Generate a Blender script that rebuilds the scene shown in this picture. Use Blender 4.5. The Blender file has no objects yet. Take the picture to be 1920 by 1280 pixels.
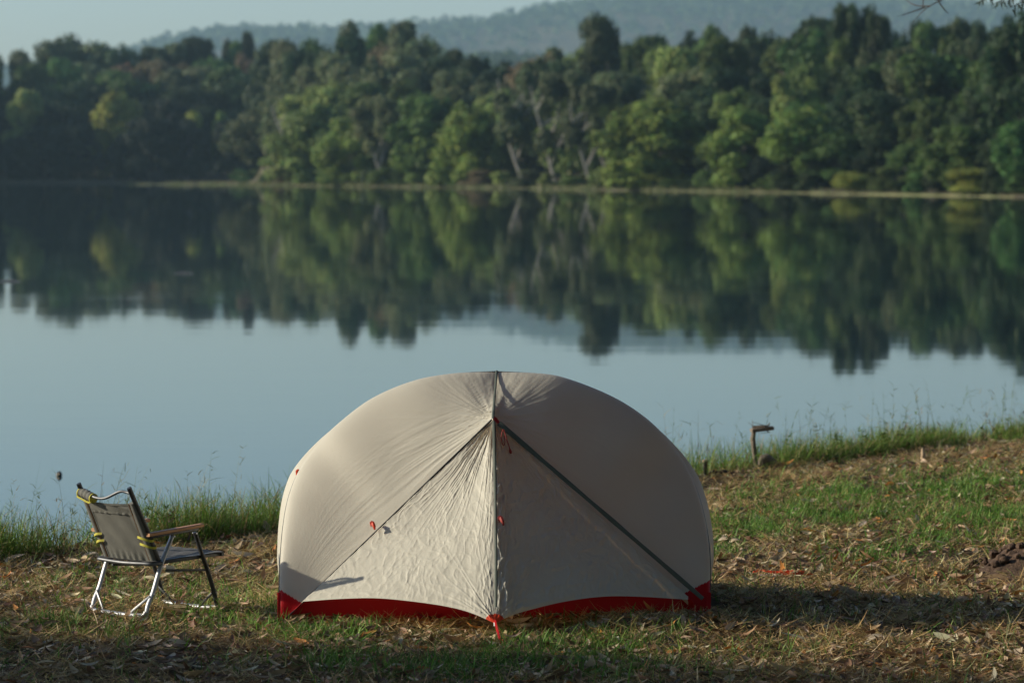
import bpy, bmesh, math, random
import numpy as np
from mathutils import Vector
random.seed(7); RNG = np.random.default_rng(7)
S = bpy.context.scene
COL = S.collection
F, HZ, CH = 7200.0, 320.0, 2.2            # focal length in px (1920 wide), horizon row, eye height
PITCH = math.atan((640-HZ)/F)
cP, sP = math.cos(PITCH), math.sin(PITCH)
WATER = -0.5

# ---------------------------------------------------------------- layout helpers
def ray(u, v):
    a, b = (u-960)/F, (640-v)/F
    return a, cP + b*sP, -sP + b*cP
def at(u, v, Y):                           # point seen at (u,v) standing at depth Y
    x, y, z = ray(u, v); t = Y/y
    return Vector((x*t, Y, CH+z*t))
def onz(u, v, z0=0.0):                     # point seen at (u,v) on the level z0
    x, y, z = ray(u, v); t = (z0-CH)/z
    return Vector((x*t, y*t, z0))
def px(x, y, z):                           # numpy: world -> photo pixel
    dz = z-CH
    f = y*cP - dz*sP; up = y*sP + dz*cP
    return 960+F*x/f, 640-F*up/f

# ---------------------------------------------------------------- numpy value noise
def _h(ix, iy, s):
    n = (ix.astype(np.int64)*374761393 + iy.astype(np.int64)*668265263 + s*144269504) & 0x7fffffff
    n = ((n ^ (n >> 13))*1274126177) & 0x7fffffff
    return ((n ^ (n >> 16)) & 0xffff)/65535.0
def vn(x, y, s=0):
    x = np.asarray(x, float); y = np.asarray(y, float)
    ix, iy = np.floor(x), np.floor(y); fx, fy = x-ix, y-iy
    fx = fx*fx*(3-2*fx); fy = fy*fy*(3-2*fy)
    a, b, c, d = _h(ix, iy, s), _h(ix+1, iy, s), _h(ix, iy+1, s), _h(ix+1, iy+1, s)
    return (a*(1-fx)+b*fx)*(1-fy)+(c*(1-fx)+d*fx)*fy
def fbm(x, y, s=0, o=4):
    r = 0; a = .5
    for k in range(o):
        r = r+a*vn(x, y, s+k*17); x = x*2.03+3.1; y = y*2.03+1.7; a *= .5
    return r
def ip(v, pts):
    return np.interp(v, [p[0] for p in pts], [p[1] for p in pts])

# ---------------------------------------------------------------- object helpers
def mesh_np(name, V, Fq, mat, parent=None, smooth=True, col=None, uv=None):
    me = bpy.data.meshes.new(name)
    V = np.asarray(V, np.float32); Fq = np.asarray(Fq, np.int32)
    k = Fq.shape[1]; n = len(Fq)
    me.vertices.add(len(V)); me.vertices.foreach_set('co', V.ravel())
    me.loops.add(n*k); me.loops.foreach_set('vertex_index', Fq.ravel())
    me.polygons.add(n); me.polygons.foreach_set('loop_start', np.arange(0, n*k, k, dtype=np.int32))
    me.polygons.foreach_set('loop_total', np.full(n, k, np.int32))
    me.update(calc_edges=True); me.validate()
    if smooth: me.polygons.foreach_set('use_smooth', np.ones(len(me.polygons), bool))
    if col is not None:
        a = me.color_attributes.new('col', 'FLOAT_COLOR', 'POINT')
        c = np.ones((len(V), 4), np.float32); c[:, :3] = col
        a.data.foreach_set('color', c.ravel())
    if uv is not None:
        l = me.uv_layers.new(name='UVMap'); l.data.foreach_set('uv', np.asarray(uv, np.float32)[Fq.ravel()].ravel())
    if mat: me.materials.append(mat)
    o = bpy.data.objects.new(name, me); COL.objects.link(o)
    if parent: o.parent = parent
    return o
def tag(o, label=None, cat=None, group=None, kind=None):
    if label: o['label'] = label
    if cat: o['category'] = cat
    if group: o['group'] = group
    if kind: o['kind'] = kind
    return o
def empty(name, loc, label, cat, group=None, rz=0):
    o = bpy.data.objects.new(name, None); COL.objects.link(o); o.location = loc; o.rotation_euler.z = rz
    return tag(o, label, cat, group)

class MB:
    """collects simple shaped pieces into one mesh"""
    def __init__(s): s.V = []; s.Q = []; s.n = 0
    def add(s, V, Q):
        V = np.asarray(V, float); s.V.append(V); s.Q.append(np.asarray(Q, int)+s.n); s.n += len(V)
    def tube(s, pts, r, sides=8, cap=True, sq=None, ref=None):
        P = np.array([list(p) for p in pts], float); n = len(P)
        R = np.broadcast_to(np.asarray(r, float), (n,)).copy()
        T = np.gradient(P, axis=0); T /= np.linalg.norm(T, axis=1)[:, None]+1e-12
        u = np.array(ref if ref is not None else ([0, 0, 1] if abs(T[0][2]) < .9 else [1, 0, 0]), float)
        V = []
        for i in range(n):
            u = u-T[i]*np.dot(u, T[i]); u /= np.linalg.norm(u)+1e-12; w = np.cross(T[i], u)
            for k in range(sides):
                a = 2*math.pi*(k+.5)/sides; ca, sa = math.cos(a), math.sin(a)
                if sq: ca *= sq[0]; sa *= sq[1]
                V.append(P[i]+R[i]*(u*ca+w*sa))
        Q = [[i*sides+k, i*sides+(k+1) % sides, (i+1)*sides+(k+1) % sides, (i+1)*sides+k] for i in range(n-1) for k in range(sides)]
        if cap:
            for e, i in ((0, 0), (n-1, n-1)):
                V.append(P[i]); c = len(V)-1
                for k in range(0, sides, 1):
                    a, b = i*sides+k, i*sides+(k+1) % sides
                    Q.append([c, b, a, a] if e == 0 else [c, a, b, b])
        s.add(V, Q)
    def bar(s, a, b, w, h, up=(0, 0, 1), r=.15):
        """rounded rectangular bar from a to b"""
        a, b = Vector(a), Vector(b); t = (b-a).normalized(); u = Vector(up); u = (u-t*u.dot(t)).normalized(); x = t.cross(u)
        sec = []
        rr = min(w, h)*r
        for cx, cy, a0 in ((w/2-rr, h/2-rr, 0), (-w/2+rr, h/2-rr, 90), (-w/2+rr, -h/2+rr, 180), (w/2-rr, -h/2+rr, 270)):
            for k in range(3):
                an = math.radians(a0+45*k); sec.append((cx+rr*math.cos(an), cy+rr*math.sin(an)))
        m = len(sec); V = []
        L = (b-a).length; e = min(rr*.6, L*.2)
        for p, sc in ((a, .9), (a+t*e, 1), (b-t*e, 1), (b, .9)):
            for (q, r2) in sec: V.append(p+x*q*sc+u*r2*sc)
        Q = [[i*m+k, i*m+(k+1) % m, (i+1)*m+(k+1) % m, (i+1)*m+k] for i in range(3) for k in range(m)]
        for e_, i in ((0, 0), (1, 3)):
            V.append(a if e_ == 0 else b); c = len(V)-1
            for k in range(m):
                p, q = i*m+k, i*m+(k+1) % m
                Q.append([c, q, p, p] if e_ == 0 else [c, p, q, q])
        s.add([list(v) for v in V], Q)
    def grid(s, P):
        P = np.asarray(P, float); a, b = P.shape[:2]
        i = np.arange(a*b).reshape(a, b)
        Q = np.stack([i[:-1, :-1], i[1:, :-1], i[1:, 1:], i[:-1, 1:]], -1).reshape(-1, 4)
        s.add(P.reshape(-1, 3), Q)
    def build(s, name, mat, parent=None, smooth=True):
        V = np.concatenate(s.V); Q = np.concatenate(s.Q)
        me = bpy.data.meshes.new(name)
        me.from_pydata(V.tolist(), [], [list(dict.fromkeys(q)) for q in Q.tolist()]); me.update()
        me.polygons.foreach_set('use_smooth', np.full(len(me.polygons), smooth))
        if smooth:
            try: me.set_sharp_from_angle(angle=math.radians(40))
            except Exception: pass
        me.materials.append(mat)
        o = bpy.data.objects.new(name, me); COL.objects.link(o)
        if parent: o.parent = parent
        return o

# ---------------------------------------------------------------- materials
def mat(name):
    m = bpy.data.materials.new(name); m.use_nodes = True; nt = m.node_tree
    for n in list(nt.nodes): nt.nodes.remove(n)
    return m, nt, nt.nodes.new('ShaderNodeOutputMaterial')
def N(nt, t, **kw):
    n = nt.nodes.new('ShaderNode'+t)
    for k, v in kw.items():
        if k in n.inputs: n.inputs[k].default_value = v
        else: setattr(n, k, v)
    return n
def noise(nt, scale, detail=4, rough=.55, vec=None):
    n = N(nt, 'TexNoise'); n.inputs['Scale'].default_value = scale; n.inputs['Detail'].default_value = detail; n.inputs['Roughness'].default_value = rough
    if vec is not None: nt.links.new(vec, n.inputs['Vector'])
    return n
def ramp(nt, src, stops):
    r = N(nt, 'ValToRGB'); e = r.color_ramp.elements
    while len(e) < len(stops): e.new(.5)
    for k, (p, c) in enumerate(stops): e[k].position = p; e[k].color = (*c, 1) if len(c) == 3 else c
    nt.links.new(src, r.inputs[0]); return r
def simple(name, c1, c2, scale=20, rough=.6, metal=0, bump=.0, bscale=80, spec=.5, dist=.002, rr=.1, stretch=None):
    m, nt, out = mat(name); p = N(nt, 'BsdfPrincipled'); nt.links.new(p.outputs[0], out.inputs[0])
    tc = N(nt, 'TexCoord'); vec = tc.outputs['Object']
    if stretch:
        mp = N(nt, 'Mapping'); mp.inputs['Scale'].default_value = stretch; nt.links.new(vec, mp.inputs[0]); vec = mp.outputs[0]
    n = noise(nt, scale, 5, .6, vec); r = ramp(nt, n.outputs[0], [(.3, c1), (.7, c2)]); nt.links.new(r.outputs[0], p.inputs['Base Color'])
    p.inputs['Metallic'].default_value = metal; p.inputs['Specular IOR Level'].default_value = spec
    mr = N(nt, 'MapRange'); mr.inputs['To Min'].default_value = rough-rr; mr.inputs['To Max'].default_value = rough+rr
    n2 = noise(nt, scale*2.3, 4, .6, vec); nt.links.new(n2.outputs[0], mr.inputs[0]); nt.links.new(mr.outputs[0], p.inputs['Roughness'])
    if bump:
        n3 = noise(nt, bscale, 4, .6, vec); b = N(nt, 'Bump'); b.inputs['Strength'].default_value = bump; b.inputs['Distance'].default_value = dist
        nt.links.new(n3.outputs[0], b.inputs['Height']); nt.links.new(b.outputs[0], p.inputs['Normal'])
    return m
def leafmat(name, tint=(1, 1, 1), transl=.25, rough=.55, attr=True, base=(.06, .09, .03), spec=.2, objvar=.0):
    m, nt, out = mat(name)
    if attr:
        a = N(nt, 'Attribute'); a.attribute_name = 'col'; c = a.outputs['Color']
    else:
        c = None
    mul = N(nt, 'MixRGB', blend_type='MULTIPLY'); mul.inputs[0].default_value = 1
    if c: nt.links.new(c, mul.inputs[1])
    else: mul.inputs[1].default_value = (*base, 1)
    mul.inputs[2].default_value = (*tint, 1); cc = mul.outputs[0]
    if objvar:
        oi = N(nt, 'ObjectInfo'); hs = N(nt, 'HueSaturation')
        m1 = N(nt, 'MapRange'); m1.inputs['To Min'].default_value = .5-.035*objvar; m1.inputs['To Max'].default_value = .5+.03*objvar
        m2 = N(nt, 'MapRange'); m2.inputs['To Min'].default_value = 1-.35*objvar; m2.inputs['To Max'].default_value = 1+.4*objvar
        wn = N(nt, 'TexWhiteNoise', noise_dimensions='1D'); nt.links.new(oi.outputs['Random'], wn.inputs['W'])
        nt.links.new(oi.outputs['Random'], m1.inputs[0]); nt.links.new(wn.outputs['Value'], m2.inputs[0])
        nt.links.new(m1.outputs[0], hs.inputs['Hue']); nt.links.new(m2.outputs[0], hs.inputs['Value']); nt.links.new(cc, hs.inputs['Color']); cc = hs.outputs[0]
    p = N(nt, 'BsdfPrincipled'); p.inputs['Roughness'].default_value = rough; p.inputs['Specular IOR Level'].default_value = spec
    nt.links.new(cc, p.inputs['Base Color'])
    if transl:
        t = N(nt, 'BsdfTranslucent'); nt.links.new(cc, t.inputs[0]); mx = N(nt, 'MixShader'); mx.inputs[0].default_value = transl
        nt.links.new(p.outputs[0], mx.inputs[1]); nt.links.new(t.outputs[0], mx.inputs[2]); nt.links.new(mx.outputs[0], out.inputs[0])
    else: nt.links.new(p.outputs[0], out.inputs[0])
    return m
def fabric(name, col, transl=.2, bump=.35, rough=.55, tcol=None):
    m, nt, out = mat(name); tc = N(nt, 'TexCoord'); v = tc.outputs['Object']
    n = noise(nt, 3, 4, .5, v); c2 = tuple(x*.93 for x in col)
    r = ramp(nt, n.outputs[0], [(.35, c2), (.65, col)])
    n2 = noise(nt, 55, 5, .62, v); n2.inputs['Distortion'].default_value = 1.2
    b = N(nt, 'Bump'); b.inputs['Strength'].default_value = bump; b.inputs['Distance'].default_value = .004; nt.links.new(n2.outputs[0], b.inputs['Height'])
    p = N(nt, 'BsdfPrincipled'); p.inputs['Roughness'].default_value = rough; p.inputs['Specular IOR Level'].default_value = .18
    nt.links.new(r.outputs[0], p.inputs['Base Color']); nt.links.new(b.outputs[0], p.inputs['Normal'])
    t = N(nt, 'BsdfTranslucent'); t.inputs[0].default_value = (*(tcol or col), 1)
    mx = N(nt, 'MixShader'); mx.inputs[0].default_value = transl
    nt.links.new(p.outputs[0], mx.inputs[1]); nt.links.new(t.outputs[0], mx.inputs[2]); nt.links.new(mx.outputs[0], out.inputs[0])
    return m
M = {}
M['fly'] = fabric('tent_fly_fabric', (.67, .65, .54), .22, .3, .5, (.80, .50, .20))
M['red'] = fabric('red_tent_fabric', (.50, .008, .012), .12, .25, .5)
M['orange'] = fabric('orange_red_reinforcement', (.75, .07, .025), .1, .2, .5)
M['strip'] = fabric('grey_green_zip_cover', (.115, .13, .105), .02, .2, .5)
M['pole'] = simple('dark_tent_pole', (.03, .032, .032), (.05, .05, .05), 30, .4, .6)
M['cord'] = simple('red_cord', (.28, .02, .012), (.42, .035, .02), 60, .7, bump=.3, bscale=300)
M['alu'] = simple('grey_anodised_tube', (.38, .39, .40), (.50, .51, .52), 14, .5, .6, bump=.05)
M['mid_alu'] = simple('dull_grey_tube', (.10, .105, .11), (.15, .155, .16), 14, .5, .6, bump=.05)
M['dark_alu'] = simple('dark_grey_shaded_tube', (.035, .037, .04), (.06, .062, .066), 22, .42, .35, bump=.05)  # dark grey posts; on front legs and rails shade is put into the colour
M['canvas'] = simple('grey_olive_canvas', (.125, .125, .105), (.165, .163, .14), 9, .85, bump=.3, bscale=420, dist=.001)
M['canvas_dark'] = simple('dark_grey_canvas', (.07, .072, .07), (.10, .10, .098), 9, .85, bump=.3, bscale=420, dist=.001)
M['yellow'] = simple('yellow_green_webbing', (.40, .36, .03), (.50, .46, .05), 40, .75, bump=.3, bscale=300)
M['wood'] = simple('oiled_arm_wood', (.36, .16, .06), (.52, .26, .11), 12, .5, bump=.15, bscale=60, stretch=(6, 1, 6))
M['tagm'] = simple('white_care_label', (.6, .6, .56), (.7, .7, .66), 20, .8)
M['bark'] = simple('brown_bark', (.07, .05, .035), (.16, .12, .09), 9, .9, bump=.8, bscale=18, dist=.02)
M['palebark'] = simple('pale_bark', (.26, .23, .19), (.42, .39, .34), 5, .85, bump=.6, bscale=14, dist=.02)
M['farbark'] = simple('far_tree_bark', (.10, .085, .065), (.2, .18, .15), .8, .9)
M['farpale'] = simple('far_pale_bark', (.30, .28, .24), (.42, .39, .34), .6, .85)
M['oldwood'] = simple('weathered_wood', (.13, .10, .07), (.26, .21, .16), 14, .9, bump=.7, bscale=50, dist=.006, stretch=(3, 3, .6))
M['cutwood'] = simple('cut_wood', (.42, .30, .18), (.56, .42, .27), 25, .85, bump=.4, bscale=90)
M['darkwood'] = simple('dark_wet_wood', (.025, .018, .013), (.06, .045, .032), 14, .8, bump=.6, bscale=50)
M['black'] = simple('black_rubber', (.012, .012, .012), (.02, .02, .02), 10, .5)
M['pale'] = simple('pale_stone', (.5, .48, .42), (.62, .6, .55), 30, .8, bump=.4, bscale=120)
M['steel'] = simple('red_anodised_peg', (.5, .02, .015), (.6, .04, .02), 20, .35, .6)
M['soil'] = simple('crumbly_soil', (.06, .034, .02), (.13, .078, .046), 16, .95, bump=1, bscale=60, dist=.02)

def ground_mat():
    m, nt, out = mat('leafy_earth'); tc = N(nt, 'TexCoord'); v = tc.outputs['Object']
    a = noise(nt, 1.3, 6, .6, v); b = noise(nt, 38, 6, .7, v)
    r1 = ramp(nt, a.outputs[0], [(.3, (.075, .05, .03)), (.5, (.11, .082, .046)), (.7, (.095, .085, .04))])
    r2 = ramp(nt, b.outputs[0], [(.3, (.45, .42, .36)), (.55, (1, 1, 1)), (.75, (1.5, 1.45, 1.3))])
    mx = N(nt, 'MixRGB', blend_type='MULTIPLY'); mx.inputs[0].default_value = 1; nt.links.new(r1.outputs[0], mx.inputs[1]); nt.links.new(r2.outputs[0], mx.inputs[2])
    p = N(nt, 'BsdfPrincipled'); p.inputs['Roughness'].default_value = .95; p.inputs['Specular IOR Level'].default_value = .1
    nt.links.new(mx.outputs[0], p.inputs['Base Color'])
    bp = N(nt, 'Bump'); bp.inputs['Strength'].default_value = .9; bp.inputs['Distance'].default_value = .02; nt.links.new(b.outputs[0], bp.inputs['Height']); nt.links.new(bp.outputs[0], p.inputs['Normal'])
    nt.links.new(p.outputs[0], out.inputs[0]); return m
def water_mat():
    m, nt, out = mat('lake_water'); tc = N(nt, 'TexCoord'); v = tc.outputs['Object']
    p = N(nt, 'BsdfPrincipled'); p.inputs['Base Color'].default_value = (.012, .03, .034, 1); p.inputs['Roughness'].default_value = .022
    p.inputs['IOR'].default_value = 1.333; p.inputs['Specular IOR Level'].default_value = .5
    mp = N(nt, 'Mapping'); mp.inputs['Scale'].default_value = (.35, 1.0, 1); nt.links.new(v, mp.inputs[0])
    n1 = noise(nt, .5, 3, .5, mp.outputs[0]); n2 = noise(nt, 3.2, 2, .5, mp.outputs[0])
    b1 = N(nt, 'Bump'); b1.inputs['Strength'].default_value = 1; b1.inputs['Distance'].default_value = .0016; nt.links.new(n1.outputs[0], b1.inputs['Height'])
    # wind-ruffled patches
    mk = noise(nt, .045, 2, .5, mp.outputs[0]); rk = ramp(nt, mk.outputs[0], [(.52, (0, 0, 0)), (.68, (1, 1, 1))])
    mm = N(nt, 'Math', operation='MULTIPLY'); nt.links.new(n2.outputs[0], mm.inputs[0]); nt.links.new(rk.outputs[0], mm.inputs[1])
    b2 = N(nt, 'Bump'); b2.inputs['Strength'].default_value = 1; b2.inputs['Distance'].default_value = .0024; nt.links.new(mm.outputs[0], b2.inputs['Height']); nt.links.new(b1.outputs[0], b2.inputs['Normal'])
    nt.links.new(b2.outputs[0], p.inputs['Normal']); nt.links.new(p.outputs[0], out.inputs[0]); return m
M['ground'] = ground_mat(); M['water'] = water_mat()
M['grass'] = leafmat('grass_and_litter', transl=.25, rough=.6, spec=.25)
M['litter'] = leafmat('dead_leaves', transl=.12, rough=.6, spec=.3)
M['farland'] = simple('far_bank_earth', (.06, .055, .03), (.10, .085, .05), .2, .95, spec=.1)
M['farsand'] = simple('pale_waterline_grass', (.09, .11, .045), (.17, .16, .08), .12, .95, spec=.1)
M['hill'] = leafmat('hill_forest', transl=0, rough=.9, spec=.05)

# ---------------------------------------------------------------- near ground
EDGE = [(-400, -250), (-30, -4), (-12, 14.5), (-6, 19), (-2.93, 22.3), (-1.39, 24.0), (0, 26.0), (1.73, 28.6), (4.2, 31.6), (8, 34), (20, 36), (60, 30), (400, -50)]
def edge(x): return ip(x, EDGE)
def gz(x, y):
    x = np.asarray(x, float); y = np.asarray(y, float)
    d = edge(x)+.35*(fbm(x*1.3, x*0+5, 3)-.5)-y                      # metres inland from the lip
    z = .045*(fbm(x*.9, y*.9, 11)-.47)+.03*(fbm(x*4, y*4, 12)-.47)
    z = z+.05*np.exp(-((x-4.0)**2/3+(y-27)**2/18))*1.5
    z = z+.055*np.exp(-((x-.65)**2/.35+(y-18.32)**2/.10))
    w = np.clip((d+.9)/1.3, 0, 1); w = w*w*(3-2*w)
    return z*w+(1-w)*(-1.3)
xs = np.concatenate([np.linspace(-420, -14, 40), np.linspace(-13, -5.2, 30), np.arange(-5, 6.5, .045), np.linspace(6.8, 20, 30), np.linspace(24, 420, 40)])
ys = np.concatenate([np.linspace(-260, 8, 50), np.linspace(8.5, 15, 26), np.arange(15.1, 34, .06), np.linspace(34.2, 45, 20)])
X, Y = np.meshgrid(xs, ys); Z = gz(X, Y)
g = MB(); g.grid(np.stack([X, Y, Z], -1).transpose(1, 0, 2))
o = g.build('ground', M['ground']); tag(o, 'earth bank under dry grass and leaf litter', 'ground', kind='structure')

# lake
w = MB(); xs = np.linspace(-3900, 3900, 12); ys = np.linspace(-240, 6950, 12); X, Y = np.meshgrid(xs, ys)
w.grid(np.stack([X, Y, X*0+WATER], -1).transpose(1, 0, 2)); o = w.build('water', M['water']); tag(o, 'calm lake reflecting trees and sky', 'lake', kind='structure')

# ---------------------------------------------------------------- far land
SH = [(-1500, 800), (-200, 840), (300, 850), (470, 842), (505, 735), (530, 694), (700, 648), (960, 589), (1200, 525), (1500, 463), (1920, 392), (2300, 350), (3600, 300)]
def shore(u): return ip(u, SH)
def fz(u, d):
    u = np.asarray(u, float); d = np.asarray(d, float)
    z = np.where(d < 0, -.5+d*.12, np.where(d < 7, -.5+d*.07, 0+.0*d))
    rise = np.clip((d-7)/190, 0, 1); rise = rise*rise*(3-2*rise)
    z = z+rise*(ip(u, [(-600, 34), (-120, 22), (80, 14), (500, 11), (1200, 9), (2000, 8)]))+np.clip((d-7)/30, 0, 1)*.4
    z = z+np.clip(-(u+60)/500, 0, 1)*22*np.clip(d/60, 0, 1)  # unseen rise left of the frame, shaped to shade the left bank
    return z
us = np.linspace(-1400, 3400, 400); ds = np.array([-30, -12, -5, -2, 0, 1.5, 3, 5, 7, 10, 16, 26, 40, 60, 90, 130, 180, 240, 330, 450, 700, 1100, 1800, 2600, 3000])
U, Dd = np.meshgrid(us, ds, indexing='ij'); Yy = shore(U)+Dd; Xx = (U-960)/F*Yy; Zz = fz(U, Dd)+(fbm(Xx*.05, Yy*.05, 5)-.5)*1.2*np.clip((Dd-7)/20, 0, 1)
g = MB(); g.grid(np.stack([Xx, Yy, Zz], -1)); o = g.build('far_shore', M['farland']); tag(o, 'wooded land rising behind the lake', 'land', kind='structure')
# pale waterline strip of grass and sand in front of the trees
us = np.linspace(250, 1900, 260); L = []
SB = [(250, 742), (480, 712), (530, 690), (700, 643), (960, 584), (1200, 520), (1500, 459), (1920, 389)]
for u in us:
    c = float(ip(u, SB)); wdt = 6*(c/560)**1.6*(.25+1.3*float(fbm(u*.03, 1, 4)))
    if u > 1500: wdt *= max(.12, float(vn(u*.012, 3, 8))*1.6-.5)
    if u < 300: wdt *= (u-245)/55
    wdt *= float(ip(u, [(1000, 1), (1400, .45), (1900, .3)]))
    h = .03+.14*float(vn(u*.07, 2, 5)); row = []
    for k in range(7):
        f = k/6; yy = c-1.5+f*wdt; row.append(((u-960)/F*yy, yy, WATER-.12+(h+.12)*math.sin(math.pi*min(f*1.4, 1)*.5)))
    L.append(row)
g = MB(); g.grid(np.array(L)); o = g.build('shore_strip', M['farsand']); tag(o, 'pale grassy strip along the far waterline', 'shore', kind='structure')

def shore_reeds():
    n = 26000; u = RNG.uniform(240, 1915, n); c = ip(u, SB); k = RNG.random(n) < np.clip(fbm(u*.03, u*0, 44)*2.4-.7, .03, 1)*np.where(u > 1400, .12, .8)
    u, c = u[k], c[k]; n = len(u); y = c+RNG.uniform(-.8, 5, n); x = (u-960)/F*y
    V, Q, C = blades(n, np.stack([x, y, np.full(n, WATER)], 1), RNG.uniform(.2, .9, n), RNG.uniform(.06, .16, n), RNG.uniform(0, .6, n), RNG.uniform(.1, 1, n), pick(n, [(.13, .17, .05), (.20, .20, .09), (.10, .15, .04), (.27, .24, .14)]), segs=2)
    o = mesh_np('shore_reeds', V, Q, M['grass'], col=C); tag(o, 'fringe of pale reeds and grass on the far waterline', 'reeds', kind='stuff')
# distant hills
def hillz(u, y):
    t1 = ip(u, [(-900, 150), (100, 125), (235, 95), (330, 66), (420, 54), (520, 52), (640, 58), (760, 45), (900, 38), (1000, 18), (1060, 6), (1200, -4), (1400, -7), (1560, -5), (1700, 0), (1800, 6), (1900, 20), (2100, 50), (3000, 90)])
    zt = CH+(HZ-t1-18)/F*6400
    p = np.exp(-((y-6400)/1500)**2)
    t2 = ip(u, [(-900, 200), (300, 170), (560, 130), (700, 104), (850, 97), (1000, 104), (1300, 118), (3000, 200)])
    z2 = (CH+(HZ-t2-22)/F*3000)*np.exp(-((y-3000)/600)**2)
    return np.maximum(zt*p, z2)
us = np.linspace(-900, 3000, 560); yy = np.concatenate([np.linspace(1700, 3300, 60), np.linspace(3340, 6900, 90)])
U, Y = np.meshgrid(us, yy, indexing='ij'); X = (U-960)/F*Y
Z = hillz(U, Y)+(fbm(X*.035, Y*.018, 31, 3)-.45)*15-3
g = MB(); g.grid(np.stack([X, Y, Z], -1)); o = g.build('hills', M['farland']); tag(o, 'hazy forested hills on the horizon', 'hills', kind='structure')

# ---------------------------------------------------------------- leaf cards as numpy
def leaf_quads(P, Nn, size, col, aspect=1.6):
    """P centres, Nn facing, size array -> rhombic leaf faces"""
    n = len(P); up = RNG.normal(size=(n, 3)); T = np.cross(Nn, up); T /= np.linalg.norm(T, axis=1)[:, None]+1e-9
    B = np.cross(Nn, T); B /= np.linalg.norm(B, axis=1)[:, None]+1e-9
    s = size[:, None]
    V = np.stack([P-T*s*.5*aspect, P-B*s*.42-T*s*.08, P+T*s*.5*aspect, P+B*s*.42-T*s*.08], 1).reshape(-1, 3)
    Q = np.arange(4*n).reshape(n, 4)
    return V, Q, np.repeat(col, 4, 0)

# hill forest (one mass)
n = 8000; u = RNG.uniform(-150, 2050, n)
yc = np.where(RNG.random(n) < .62, 6400-np.abs(RNG.normal(0, 480, n)), 3000-np.abs(RNG.normal(0, 230, n)))
xx = (u-960)/F*yc; zz = hillz(u, yc)
k = 22; ce = np.repeat(np.stack([xx, yc, zz+2+RNG.random(n)**3*np.where(yc > 4000, 14, 5)], 1), k, 0); r = np.repeat(RNG.uniform(4, 10, n)*np.where(yc > 4000, 1, .6), k)
d = RNG.normal(size=(n*k, 3)); d /= np.linalg.norm(d, axis=1)[:, None]; d[:, 2] = np.abs(d[:, 2])*1.1-.15
P = ce+d*r[:, None]*RNG.uniform(.7, 1.05, (n*k, 1))
c = np.repeat(np.array([.075, .115, .05])*RNG.uniform(.6, 1.5, (n, 1))*np.array([1, 1, 1])+RNG.uniform(0, .015, (n, 3)), k, 0)
V, Q, C = leaf_quads(P, d+.3*RNG.normal(size=d.shape), r*.55, c, 1.2)
o = mesh_np('hill_forest', V, Q, M['hill'], col=C, smooth=False); tag(o, 'blue hazy forest covering the distant hills', 'forest', kind='stuff')

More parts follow.
